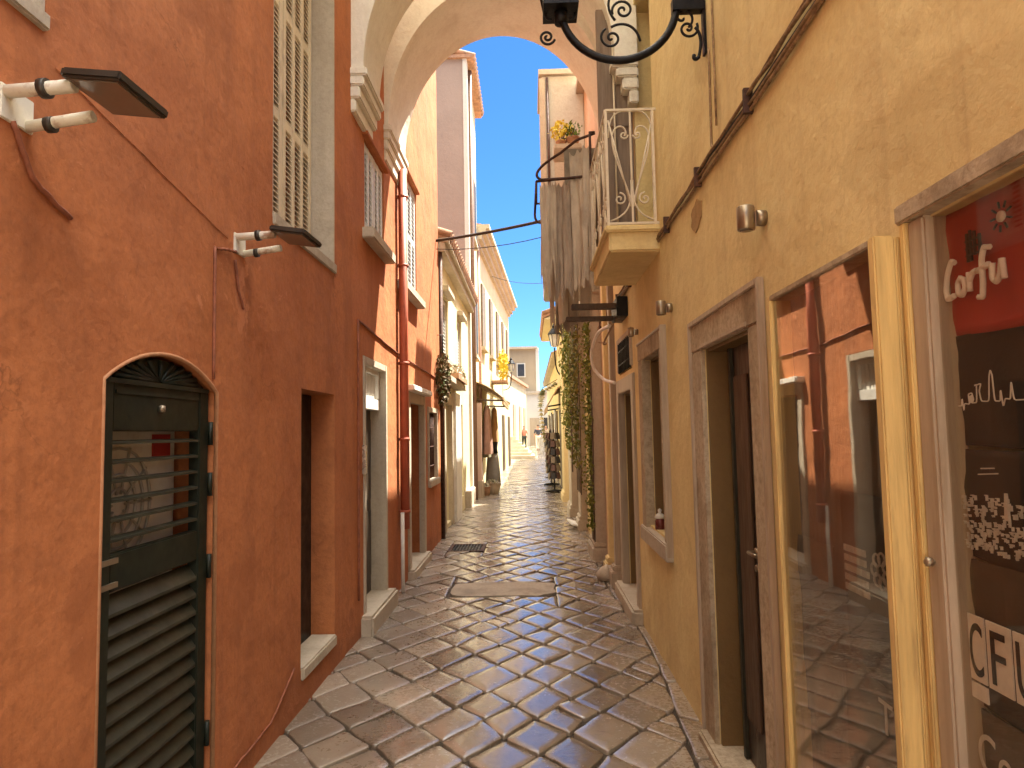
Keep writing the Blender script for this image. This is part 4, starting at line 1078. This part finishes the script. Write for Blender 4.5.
ivy(.80, 10.6, 11.9, 1.0, 3.6, 1200, ivy_d, 'dark trailing ivy hanging between the two pilasters', .05, .065)
# fallen grey board against the wall
fb = MB(); fb.box(-.11, .11, -.35, .35, -.012, .012, Matrix.Translation((.74, 11.6, .05)) @ Euler((0, R(16), R(4))).to_matrix().to_4x4())
tag(fb.build('board', whitepaint, origin=(.74, 11.6, .05)), 'pale board lying on the paving beside the right wall', 'board')
rk = MB(); rk.lathe([(.02, 0), (.10, .01), (.12, .07), (.07, .14), (.01, .16)], (.80, 7.45, .0), 12)
o = rk.build('rubble_stone', stone, origin=(.80, 7.45, 0)); tag(o, 'broken pale stone lying at the foot of the right wall', 'stone')
for v in o.data.vertices: v.co += v.co.normalized()*.03*mnoise.noise(v.co*14)

# ------------------------------------------------------------------ left: low cream house beyond
HD = empty('low_cream_house', (-3.5, 13.2, 0), 'low cream house with a tiled eave beyond the terracotta house', 'house')
body = MB().box(-6, -1.42, 10.45, 16.0, -.3, 4.45)
cuts = MB(); cuts.box(-1.75, -1.2, 11.2, 12.1, .08, 2.1).box(-1.65, -1.2, 13.6, 14.4, .3, 2.2).box(-1.6, -1.2, 11.2, 11.95, 2.85, 3.95).box(-1.6, -1.2, 13.6, 14.3, 2.85, 3.95)
carve('wall', body, cuts, cream, HD)
m = MB(); m.box(-6.1, -1.28, 10.46, 16.0, 4.45, 4.60).box(-6.1, -1.22, 10.46, 16.0, 4.60, 4.68); m.build('cornice', stone, HD, bevel=.01)
m = MB()
for k in range(28): m.tube([(-1.18, 10.55+k*.2, 4.72), (-4.2, 10.55+k*.2, 5.75)], .08, 8)
m.prism([(-1.25, 4.68), (-6, 4.68), (-6, 5.2), (-4.2, 5.70)], 'y', 10.46, 16.0)
m.build('roof', tile, HD)
for (a, b) in ((11.2, 11.95), (13.6, 14.3)):
    shutter(HD, 'window_shutter', -1.46, 1, a+.01, b-.01, 2.87, 3.93, 2, 1, bluewhite, bluewhite, pitch=.06)
    MB().box(-1.45, -1.33, a-.08, b+.08, 2.77, 2.85).build('window_sill', stone, HD, bevel=.01)
    MB().box(-1.45, -1.30, a-.10, b+.10, 3.97, 4.06).build('window_hood', stone, HD, bevel=.01)
surround(HD, -1.42, 1, 11.2, 12.1, .0, 2.1, .16, stone, .04)
MB().box(-1.72, -1.68, 11.2, 12.1, .08, 2.1).build('door', palewood, HD)
MB().box(-1.64, -1.60, 13.6, 14.4, .3, 2.2).build('door', whitepaint, HD)
MB().box(-1.44, -1.34, 12.35, 13.3, -.1, 2.35).build('pilaster', whitepaint, HD, bevel=.01)
MB().box(-1.45, -1.22, 10.6, 13.2, 2.42, 2.52).build('ledge', stone, HD, bevel=.01)
MB().tube([(-1.36, 10.52, 0), (-1.36, 10.52, 4.5)], .035, 10).build('downpipe', rustiron, HD)
MB().box(-1.42, -1.30, 14.7, 16.0, -.1, .35).build('plinth', stone, HD, bevel=.01)
random.seed(31)
def bush(name, c, rx, ry, rz, n, mat, leaf, label, cat):
    m = MB()
    for k in range(n):
        d = Vector((random.gauss(0, 1), random.gauss(0, 1), random.gauss(0, 1))).normalized()*random.random()**.4
        leafquad(m, Vector(c)+Vector((d.x*rx, d.y*ry, d.z*rz*(1+.3*mnoise.noise((d.x*3, d.y*3, 1))))), leaf*random.uniform(.6, 1.3))
    o = empty(name, c, label, cat); m.build('foliage', mat, o)
    return o
b = bush('flower_basket', (-1.30, 10.25, 2.42), .11, .40, .42, 900, flower_p, .06, 'dark hanging basket of dull red flowers at the corner of the terracotta house', 'hanging plant')
MB().tube([(-1.42, 10.25, 3.1), (-1.30, 10.25, 3.1), (-1.30, 10.25, 2.4)], .01, 6).build('hook', iron, b)
b = bush('ledge_flowers', (-1.27, 12.2, 2.66), .10, .85, .16, 420, flower_w, .06, 'pale flowers growing along the ledge of the low cream house', 'plant')
m = MB(); m.box(-1.36, -1.18, 11.4, 13.0, 2.525, 2.62); m.build('trough', tile, b)

# ------------------------------------------------------------------ tall house with mauve side
HE = empty('tall_mauve_house', (-3.5, 17.5, 0), 'tall house with a blank mauve side wall and a tiled eave', 'house')
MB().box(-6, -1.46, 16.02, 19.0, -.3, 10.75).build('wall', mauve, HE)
fc = MB().box(-1.46, -1.40, 16.05, 19.0, 2.5, 10.75).build('facade', cream, HE)
MB().box(-1.465, -1.36, 16.0, 16.28, -.2, 10.75).build('corner_strip', whitewash, HE, bevel=.006)
for z in (3.6, 6.6):
    MB().box(-1.41, -1.32, 16.9, 17.35, z, z+1.6).build('window_shutter', simple('brown_shutter', (.16, .11, .07), .6), HE, bevel=.006)
    MB().box(-1.41, -1.32, 17.4, 17.85, z, z+1.6).build('window_shutter', greensl, HE, bevel=.006)
    MB().box(-1.42, -1.28, 16.8, 17.95, z-.12, z-.02).build('window_sill', stone, HE, bevel=.008)
MB().tube([(-1.33, 16.5, 0), (-1.33, 16.5, 10.7)], .05, 10).build('downpipe', simple('brown_pipe', (.2, .11, .07), .5), HE)
m = MB()
for k in range(16): m.tube([(-1.16, 16.05+k*.2, 10.81), (-3.6, 16.05+k*.2, 11.55)], .085, 8)
m.box(-6, -1.22, 15.95, 19.2, 10.75, 10.83)
m.build('roof', tile, HE)

# ------------------------------------------------------------------ cream house with the big cornice
TH = math.atan2(.57, 12.45)
HF = empty('cream_house', (-3.5, 25, 0), 'tall sunlit cream house with a deep cornice and brown shutters', 'house')
A0 = Vector((-1.46, 19.02)); A1 = Vector((-.90, 31.5))
dirn = (A1-A0).normalized(); nrm = Vector((dirn.y, -dirn.x))
def fp(s, off): q = A0+dirn*s+nrm*off; return (q.x, q.y)
MB().prism([fp(0, 0), fp(12.5, 0), (-6, 31.5), (-6, 19.02)], 'z', -.3, 7.4).build('wall', cream, HF)
m = MB()
for (o_, z0, z1) in ((.10, 7.0, 7.12), (.20, 7.12, 7.28), (.32, 7.28, 7.42), (.42, 7.42, 7.54)):
    m.prism([fp(0, o_), fp(12.6, o_), fp(12.6, -.5), fp(0, -.5)], 'z', z0, z1)
m.build('cornice', stone, HF)
MB().prism([(-1.1, 7.54), (-6, 7.54), (-6, 8.6)], 'y', 19.1, 31.3).build('roof', tile, HF)
def fbox(m, s0, s1, o0, o1, z0, z1): m.prism([fp(s0, o0), fp(s1, o0), fp(s1, o1), fp(s0, o1)], 'z', z0, z1)
brshut = simple('grey_brown_shutter', (.20, .155, .10), .6, 0, .2, 8)
for s in (1.2, 3.6, 6.0, 8.4, 10.6):
    for z in (4.2,):
        w = MB(); fbox(w, s, s+.42, -.02, .06, z, z+1.9); fbox(w, s+.46, s+.88, -.02, .06, z, z+1.9); w = w.build('window_shutter', brshut, HF)
        m = MB(); fbox(m, s-.1, s+.98, -.02, .14, z-.12, z-.02); m.build('window_sill', stone, w)
for s in (4.5, 8.0, 11.0):
    m = MB(); fbox(m, s, s+1.0, -.02, .03, .1, 2.3); m.build('door', brownwood, HF)
m = MB(); m.tube([(*fp(.25, .06), 0), (*fp(.25, .06), 7.0)], .05, 8); m.build('downpipe', simple('pink_pipe', (.42, .24, .18), .5), HF)
m = MB(); fbox(m, 0, 12.5, -.05, .04, 2.95, 3.10); m.build('string_course', stone, HF)

# awning over the shop, and the goods under it
aw = empty('shop_awning', (-1.4, 19.3, 2.8), 'tan cloth awning over the shop front on the left', 'awning')
m = MB(); n = 10
prof = [(-1.40+.72*i/n, 2.92-.42*(i/n)**1.5) for i in range(n+1)]
m.prism(prof+[(p[0], p[1]-.02) for p in prof[::-1]], 'y', 17.4, 21.6)
m.prism([(-.70, 2.50), (-.66, 2.50), (-.66, 2.32), (-.70, 2.32)], 'y', 17.4, 21.6)
m.build('canopy', awncloth, aw, smooth=False)
m = MB(); m.tube([(-1.4, 17.42, 2.45), (-.68, 17.42, 2.42)], .025, 8).tube([(-1.4, 21.55, 2.45), (-.68, 21.55, 2.42)], .025, 8).tube([(-.68, 17.4, 2.42), (-.68, 21.6, 2.42)], .025, 8)
m.build('frame', brownwood, aw)
def garment(name, X, Y, zt, length, w0, w1, mat, label, cat='dress'):
    o = empty(name, (X, Y, zt), label, cat, 'clothes hung outside the left shop')
    m = MB(); prof = []; n = 10
    for i in range(n+1):
        t = i/n; prof.append((w0+(w1-w0)*t**.8 if t > .06 else w0*.5, -length*t))
    nn = 20; vs = []; fs = []
    for r_, z in prof:
        for k in range(nn):
            a = 2*math.pi*k/nn; rr_ = r_*(1+.12*math.sin(5*a)*(-z/length))
            vs.append((X+rr_*math.cos(a)*.45, Y+rr_*math.sin(a), zt+z))
    for i in range(n): fs += [(i*nn+k, i*nn+(k+1) % nn, (i+1)*nn+(k+1) % nn, (i+1)*nn+k) for k in range(nn)]
    MB().add(vs, fs, True).build('cloth', mat, o)
    MB().tube([(X, Y, zt-.02), (X, Y, zt+.10)], .008, 6).build('hanger', iron, o)
    return o
g1, g2, g3, g4 = cl('black_garment', (.02, .018, .02)), cl('grey_garment', (.34, .32, .29)), cl('orange_garment', (.42, .24, .10)), cl('dark_red_garment', (.30, .17, .12))
garment('hung_dress', -1.10, 17.7, 2.30, 1.25, .16, .28, g4, 'dark red dress hung nearest the pale shop panel')
garment('hung_dress', -.98, 18.8, 2.30, .95, .15, .24, g3, 'tan orange top hung under the awning')
garment('hung_dress', -1.18, 18.3, 2.30, 1.35, .15, .26, cl('olive_garment', (.22, .20, .12)), 'olive dress hung against the shop front')
mq = empty('mannequin', (-1.06, 19.2, 0), 'shop mannequin in a black top and long grey skirt', 'mannequin')
MB().lathe([(.14, .0), (.14, .02), (.02, .04), (.02, .85)], (-1.06, 19.2, 0), 14).build('stand', iron, mq)
MB().lathe([(.04, 1.0), (.15, 1.02), (.13, 1.15), (.16, 1.38), (.17, 1.48), (.07, 1.54), (.05, 1.62)], (-1.06, 19.2, 0), 18).build('top', g1, mq)
MB().lathe([(.22, .12), (.20, .5), (.16, .9), (.13, 1.02)], (-1.06, 19.2, 0), 20).build('skirt', g2, mq)
MB().lathe([(.05, 1.60), (.095, 1.68), (.10, 1.78), (.06, 1.86), (.01, 1.88)], (-1.06, 19.2, 0), 14).build('head', skin, mq)
sp = empty('standing_panel', (-1.30, 17.0, 0), 'pale pink standing panel at the corner of the left shop', 'panel')
MB().box(-1.42, -1.20, 16.85, 16.93, .42, 2.35).build('board', plaster('pink_board', (.62, .42, .32), (.66, .52, .38), (.5, .25, .2), .8, .1), sp)
MB().box(-1.44, -1.18, 16.80, 17.3, -.02, .42).build('base', palewood, sp, bevel=.01)
def basket(c, r, h, mat, label):
    o = empty('basket', c, label, 'basket', 'baskets outside the left shop')
    MB().lathe([(r*.75, 0), (r*.95, h*.6), (r, h), (r*1.05, h*1.03), (r*.9, h*.98)], c, 16).build('body', mat, o)
    m = MB(); random.seed(int(r*1000))
    for k in range(40): leafquad(m, Vector(c)+Vector((random.uniform(-r, r)*.7, random.uniform(-r, r)*.7, h+random.uniform(0, .08))), .10)
    m.build('goods', flower_w, o)
basket((-1.02, 18.0, 0), .22, .28, palewood, 'round wicker basket on the paving below the hung dresses')
basket((-1.18, 17.55, 0), .14, .22, tile, 'small clay coloured basket beside the pale shop panel')

# ------------------------------------------------------------------ houses at the end
HG = empty('low_white_house', (-2.4, 44, 0), 'low pale house behind the steps at the end of the street', 'house')
pl = [(-1.55, 38.85), (-.25, 52.5), (-6, 54), (-6, 38.85)]
MB().prism(pl, 'z', -.2, 5.0).build('wall', cream, HG)
MB().prism([(-1.40, 38.8), (-.05, 52.6), (-6, 54.1), (-6, 38.8)], 'z', 5.0, 5.2).build('roof', tile, HG)
e_ = Vector((1.30, 13.65)).normalized(); en = Vector((e_.y, -e_.x))
for s in (1.5, 5, 8.5, 11.5):
    q0 = Vector((-1.55, 38.85))+e_*s; q1 = q0+e_*1.3
    MB().prism([tuple(q0-en*.05), tuple(q1-en*.05), tuple(q1+en*.06), tuple(q0+en*.06)], 'z', .9, 3.4).build('door', palewood, HG)
HH = empty('tan_house', (-.4, 64, 0), 'tall tan house closing the end of the street', 'house')
MB().box(-7, .66, 62, 70, -.2, 9.2).build('wall', tan, HH)
MB().box(.66, .95, 61.95, 70, -.2, 9.3).build('corner_strip', whitewash, HH)
w = MB().box(-1.1, -.3, 61.9, 62.0, 6.6, 7.9).build('window', whitewash, HH); MB().box(-1.0, -.4, 61.86, 61.9, 6.7, 7.8).build('pane', dullglass, w)
MB().box(-7.2, .8, 61.7, 70, 9.2, 9.4).build('roof', stone, HH)
HI = empty('white_shop_house', (1.5, 59, 0), 'white low house at the end of the street on the right', 'house')
MB().box(-.8, 3.6, 58.6, 61.5, -.2, 4.9).build('wall', whitewash, HI)
MB().box(-.9, 3.7, 58.4, 61.5, 4.9, 5.1).build('roof', stone, HI)
MB().box(.0, .8, 58.5, 58.62, .3, 2.8).build('door', palewood, HI); MB().box(1.2, 2.2, 58.5, 58.62, 1.2, 2.8).build('window', dullglass, HI)
# steps at the end
m = MB()
for k in range(7):
    m.box(-2.6, .22-.17*k, 36.0+.34*k, 38.8, .0, .20+.165*(k+1))
st = m.build('stone_steps', stone, bevel=.015, origin=(-1.5, 36.2, .2)); tag(st, 'flight of pale stone steps rising to the left at the end of the street', 'steps')

HM = empty('fill_square_house', (0, -18, 0), 'unseen pale house added behind the viewer to bounce sunlight', 'house')  # added out of view to reflect sunlight into the alley mouth
MB().box(-9, 9, -22, -16.2, -.2, 9).build('wall', whitewash, HM)
MB().box(-9.2, 9.2, -22, -15.9, 9, 9.2).build('roof', tile, HM)
for x in (-6, -2.5, 1, 4.5):
    MB().box(x, x+1.1, -16.25, -16.12, 1, 2.8).build('window_shutter', brshut, HM); MB().box(x, x+1.1, -16.25, -16.12, 5, 6.8).build('window_shutter', brshut, HM)
# right far houses
HJ = empty('eaved_house', (3, 19.2, 0), 'small cream house with a jutting tiled eave on the right', 'house')
MB().box(.90, 6, 17.25, 21.5, -.2, 4.55).build('wall', cream, HJ)
MB().prism([(.43, 4.46), (.43, 4.49), (3.0, 5.40), (6, 5.40), (6, 4.46)], 'y', 17.22, 21.5).build('gable', cream, HJ)
m = MB(); m.prism([(.40, 4.50), (.40, 4.56), (3.0, 5.46), (6, 5.46), (6, 5.41), (3.0, 5.41)], 'y', 17.2, 21.6)
for k in range(20): m.tube([(.38, 17.3+k*.22, 4.62), (3.0, 17.3+k*.22, 5.52)], .07, 8)
m.build('roof', tile, HJ)
MB().box(.87, .93, 19.0, 20.2, .05, 2.2).build('door', brownwood, HJ)
MB().box(.86, .92, 18.2, 18.9, 2.9, 4.0).build('window_shutter', brshut, HJ)
HK = empty('yellow_house', (3, 28, 0), 'yellow house farther along the right side of the street', 'house')
MB().box(.95, 6, 21.52, 36, -.2, 4.0).build('wall', yellowish, HK)
MB().box(.75, 6.2, 21.5, 36.1, 4.0, 4.12).build('eave', stone, HK)
MB().prism([(.72, 4.122), (6.2, 4.122), (6.2, 5.2), (3.5, 5.2)], 'y', 21.6, 36.0).build('roof', tile, HK)
for y in (23, 27, 31):
    MB().box(.90, .97, y, y+1.1, .1, 2.3).build('door', brownwood, HK); MB().box(.90, .97, y+1.6, y+2.4, 1.2, 2.4).build('window', dullglass, HK)
HL = empty('far_row_house', (4, 45, 0), 'pale house at the far right beyond the yellow house', 'house')
MB().box(1.9, 7, 36.2, 58, -.2, 3.6).build('wall', whitewash, HL); MB().box(1.75, 7.1, 36.1, 58, 3.6, 3.8).build('roof', tile, HL)
MB().box(1.84, 1.92, 40, 41.2, .2, 2.5).build('door', brownwood, HL)

# awning on the right with racks under it
aw = empty('shop_awning', (.9, 19, 2.5), 'brown sloping awning over the racks on the right', 'awning')
m = MB(); prof = [(.90, 2.80), (.72, 2.72), (.46, 2.28), (.44, 2.10), (.455, 2.10), (.475, 2.26), (.73, 2.69), (.90, 2.77)]
m.prism(prof, 'y', 17.3, 21.0)
m.build('canopy', awncloth, aw)
MB().tube([(.9, 17.35, 2.3), (.47, 17.35, 2.24)], .02, 8).tube([(.9, 20.95, 2.3), (.47, 20.95, 2.24)], .02, 8).build('frame', iron, aw)
def rack(x, y, label, seed):
    random.seed(seed)
    o = empty('postcard_rack', (x, y, 0), label, 'display rack', 'display racks outside the right shops')
    MB().lathe([(.20, .03), (.20, .05), (.02, .07), (.018, 1.62), (.01, 1.66)], (x, y, 0), 12).build('pole', iron, o)
    m = MB()
    for a in (0, 1.57, 3.14, 4.71): m.tube([(x, y, .04), (x+.26*math.cos(a+.4), y+.26*math.sin(a+.4), .02)], .018, 6)
    m.build('base', iron, o)
    cols = [simple('card_a', (.22, .17, .12), .5), simple('card_b', (.04, .035, .035), .6), simple('card_c', (.12, .06, .05), .6)]
    for j, mt_ in enumerate(cols):
        m = MB()
        for r_ in range(6):
            for k in range(6):
                if (k+r_) % 3 != j: continue
                a = 2*math.pi*k/6+.3; z = .35+r_*.21
                M = Matrix.Translation((x+.16*math.cos(a), y+.16*math.sin(a), z)) @ Matrix.Rotation(a, 4, 'Z') @ Matrix.Rotation(R(-12), 4, 'Y')
                m.box(-.012, .012, -.055, .055, 0, .17, M)
        m.build('cards', mt_, o)
    return o
rack(.62, 18.2, 'tall dark rack of cards nearest on the right side', 1)
rack(.62, 20.6, 'dark rack of cards behind the nearest one', 2)
rack(.68, 23.4, 'rack of cards farthest along the right shop fronts', 3)
def garland():
    o = empty('hat_garland', (.62, 25, 3.0), 'string of dark and pale hats hanging from the right shop front', 'garland')
    random.seed(14)
    P = [(.95, 22.0, 3.3), (.45, 22.4, 3.05), (.40, 23.5, 2.9), (.45, 25, 3.0), (.42, 26.5, 2.7), (.5, 27, 1.9), (.6, 27, 1.2)]
    MB().tube(P, .01, 6).build('string', cable_m, o)
    m = MB()
    for i in range(len(P)-1):
        for k in range(5):
            q = Vector(P[i]).lerp(Vector(P[i+1]), k/5)
            m.lathe([(.09, 0), (.14, -.01), (.07, .02), (.06, .08), (.01, .1)], q-Vector((0, 0, .14)), 10)
    m.build('hats', flower_w, o)
garland()
# lanterns farther along
def far_lantern(c, wallx, label):
    o = empty('street_lantern', c, label, 'street lantern', 'lanterns farther along the street')
    x, y, z = c; s = 1 if wallx > x else -1
    m = MB(); m.tube(bez((wallx, y, z-.75), (x+s*.05, y, z-.75), (x, y, z-.55), (x, y, z-.02)), .018, 8)
    m.tube(spiral((x+s*.16, y, z-.48), (s, 0, 0), (0, 0, 1), .10, 1.2, 0, 18), .010, 6)
    m.build('bracket', iron, o)
    MB().lathe([(.05, 0), (.085, .02), (.14, .30), (.14, .31)], (x, y, z), 6, sm=False).build('pane', lanternglass, o)
    MB().lathe([(.17, .31), (.16, .34), (.08, .46), (.05, .48), (.06, .52), (.01, .60)], (x, y, z), 8, sm=False).build('lantern_roof', iron, o)
    m = MB()
    for k in range(6):
        a = 2*math.pi*k/6; m.tube([(x+.086*math.cos(a), y+.086*math.sin(a), z+.02), (x+.143*math.cos(a), y+.143*math.sin(a), z+.31)], .009, 5)
    m.build('lantern_frame', iron, o)
    return o
far_lantern((.66, 17.0, 3.72), .92, 'black street lantern on the right wall above the brown awning')
far_lantern((-.72, 28.0, 4.1), -1.06, 'black street lantern on the sunlit cream house')
random.seed(41)
b = bush('balcony_plant', (-.88, 23.3, 3.9), .20, .5, .55, 420, yellow_l, .11, 'bright yellow flowering plant on the cream house', 'plant')
MB().box(-1.25, -.72, 22.8, 23.8, 3.28, 3.36).build('trough', tile, b)

# ------------------------------------------------------------------ wires over the alley
wire('overhead_cable', [(XL, 10.2, 4.55), (.3, 8.9, 4.42), (.92, 8.3, 4.5)], .022, cable_m, 'thick black cable crossing the alley above the low cream house', .02, 'cable', 'cables overhead')
wire('overhead_cable', [(XL, 10.2, 4.42), (.92, 9.0, 4.42)], .006, cable_m, 'thin cable sagging just under the thick black cable', .12, 'cable', 'cables overhead')
wire('overhead_cable', [(-1.1, 21.0, 6.5), (.92, 16.5, 5.3)], .008, cable_m, 'thin slanting wire against the blue sky farther away', .15, 'cable', 'cables overhead')
an = empty('television_aerial', (.9, 14.5, 6.75), 'small television aerial on the roof to the right of the sky', 'aerial')
MB().tube([(.9, 14.5, 6.75), (.9, 14.5, 7.5)], .012, 6).build('pole', iron, an)
m = MB().tube([(.75, 14.5, 7.45), (1.1, 14.5, 7.45)], .008, 6)
for k in range(4): m.tube([(.77+k*.1, 14.35, 7.45), (.77+k*.1, 14.65, 7.45)], .005, 5)
m.build('antenna', iron, an)

# ------------------------------------------------------------------ people at the far end
def skinned(joints, bones, radii, name, mat, parent, sub=2):
    me = bpy.data.meshes.new('tmp'); me.from_pydata(joints, bones, [])
    o = bpy.data.objects.new('tmp', me); COL.objects.link(o)
    s = o.modifiers.new('s', 'SKIN'); s.use_smooth_shade = True
    for i, r_ in enumerate(radii): me.skin_vertices[0].data[i].radius = (r_, r_*.85)
    me.skin_vertices[0].data[0].use_root = True
    o.modifiers.new('d', 'SUBSURF').levels = sub
    bpy.context.view_layer.update()
    r = mesh_of(o); bpy.data.objects.remove(o); r.name = name
    return finish(r, name, mat, parent, True)
def person(x, y, face, top, bottom, label, h=1.70, stride=.14, hairm=hair_m):
    z = gz(y)+.004
    o = empty('person', (x, y, z), label, 'person')
    k = h/1.70; M = Matrix.Translation((x, y, z)) @ Matrix.Rotation(face, 4, 'Z') @ Matrix.Scale(k, 4)
    T = lambda L: [tuple(M @ Vector(p)) for p in L]
    s = stride
    J = [(0, 0, .95), (0, 0, 1.15), (0, 0, 1.38), (0, 0, 1.47), (0, .01, 1.58), (0, .01, 1.66),
         (.09, 0, .90), (.10, s*.5+.03, .50), (.10, s, .08), (.10, s+.14, .04),
         (-.09, 0, .90), (-.10, -s*.3+.05, .50), (-.10, -s, .08), (-.10, -s+.14, .04),
         (.18, 0, 1.38), (.23, -.05, 1.12), (.22, .10, .90), (.22, .14, .82),
         (-.18, 0, 1.38), (-.23, .05, 1.12), (-.22, .16, .92), (-.22, .20, .84)]
    B = [(0,1),(1,2),(2,3),(3,4),(4,5),(0,6),(6,7),(7,8),(8,9),(0,10),(10,11),(11,12),(12,13),(2,14),(14,15),(15,16),(16,17),(2,18),(18,19),(19,20),(20,21)]
    Rr = [.13,.12,.14,.05,.085,.07,.09,.06,.042,.035,.09,.06,.042,.035,.055,.042,.033,.035,.055,.042,.033,.035]
    skinned(T(J), B, [r_*k for r_ in Rr], 'body', skin, o)
    skinned(T([J[0], J[1], J[2], J[14], J[15], J[18], J[19]]), [(0,1),(1,2),(2,3),(3,4),(2,5),(5,6)], [r_*k for r_ in (.15,.14,.16,.075,.06,.075,.06)], 'shirt', top, o)
    skinned(T([J[0], J[6], J[7], J[8], J[10], J[11], J[12]]), [(0,1),(1,2),(2,3),(0,4),(4,5),(5,6)], [r_*k for r_ in (.15,.11,.08,.065,.11,.08,.065)], 'trousers', bottom, o)
    skinned(T([(0, -.02, 1.62), (0, -.015, 1.70)]), [(0, 1)], [.095*k, .085*k], 'hair', hairm, o)
    m = MB()
    for sx in (-1, 1): m.lathe([(.002, -.012), (.012, 0), (.002, .012)], M @ Vector((sx*.032, .085, 1.62)), 8)
    m.build('eyes', hair_m, o)
    return o
person(-.42, 48.6, R(175), cl('coral_shirt', (.75, .30, .20)), cl('dark_green_shorts', (.05, .07, .06)), 'person in a coral top and dark green shorts near the steps')
person(.55, 47.0, R(15), cl('navy_shirt', (.05, .06, .09)), cl('white_trousers', (.78, .76, .72)), 'person in a dark top and white trousers walking away', 1.76)
person(1.12, 47.8, R(190), cl('beige_shirt', (.45, .36, .28)), cl('black_trousers', (.03, .03, .035)), 'person in a beige top and black trousers beside the racks', 1.72)

# ------------------------------------------------------------------ light, sky, camera
FILL_CLOUD = 28.0
EL, AZ = 62.0, 45.0             # sun height, and bearing measured from +Y towards +X
sd = Vector((math.sin(R(AZ))*math.cos(R(EL)), math.cos(R(AZ))*math.cos(R(EL)), math.sin(R(EL))))
sun = bpy.data.lights.new('sun', 'SUN'); sun.energy = 3.2; sun.angle = R(.53); sun.color = (1, .93, .80)
so = bpy.data.objects.new('sun', sun); COL.objects.link(so); so.rotation_euler = sd.to_track_quat('Z', 'Y').to_euler(); so.location = sd*50
W = bpy.data.worlds.new('World'); S.world = W; W.use_nodes = True; nt = W.node_tree; nt.nodes.clear()
out = nt.nodes.new('ShaderNodeOutputWorld'); bg = nt.nodes.new('ShaderNodeBackground')
sk = nt.nodes.new('ShaderNodeTexSky'); sk.sky_type = 'NISHITA'; sk.sun_disc = False
sk.sun_elevation = R(EL); sk.sun_rotation = R(AZ); sk.air_density = 1.0; sk.dust_density = .1; sk.ozone_density = 3.0
hs = nt.nodes.new('ShaderNodeHueSaturation'); hs.inputs['Saturation'].default_value = 1.15
mu = nt.nodes.new('ShaderNodeMix'); mu.data_type = 'RGBA'; mu.blend_type = 'MULTIPLY'; mu.inputs[0].default_value = 1; mu.inputs[7].default_value = (.30, .465, .63, 1)
nt.links.new(sk.outputs[0], hs.inputs['Color']); nt.links.new(hs.outputs[0], mu.inputs[6]); # unseen bright clouds added high overhead to fill the alley's shade, clear blue lower down
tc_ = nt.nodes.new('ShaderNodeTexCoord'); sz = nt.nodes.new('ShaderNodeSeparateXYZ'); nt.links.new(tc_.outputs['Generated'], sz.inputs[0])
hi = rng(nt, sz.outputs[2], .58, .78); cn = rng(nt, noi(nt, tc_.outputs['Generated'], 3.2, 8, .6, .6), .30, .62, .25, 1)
cm = mix(nt, mth(nt, 'MULTIPLY', hi, cn), mu.outputs[2], (FILL_CLOUD, FILL_CLOUD*.95, FILL_CLOUD*.86)); nt.links.new(cm, bg.inputs[0]); bg.inputs[1].default_value = .05
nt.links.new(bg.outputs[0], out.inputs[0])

cam = bpy.data.cameras.new('camera'); co = bpy.data.objects.new('camera', cam); COL.objects.link(co); S.camera = co
cam.sensor_width = 36; cam.lens = 680/1024*36; cam.clip_start = .05; cam.clip_end = 1500
dv = Vector((530-512, -(432-384), -680)).normalized(); uv = Vector((-.021, 1, 0)); uv -= dv*uv.dot(dv); uv.normalize(); xv = dv.cross(uv)
co.matrix_world = Matrix.Translation((0, 0, 1.6)) @ Matrix((xv, dv, uv)).to_4x4()
S.view_settings.view_transform = 'Standard'; S.view_settings.look = 'None'; S.view_settings.gamma = 1; S.view_settings.exposure = 2.95
S.cycles.max_bounces = 9; S.cycles.diffuse_bounces = 7; S.cycles.transparent_max_bounces = 12; S.cycles.use_denoising = True
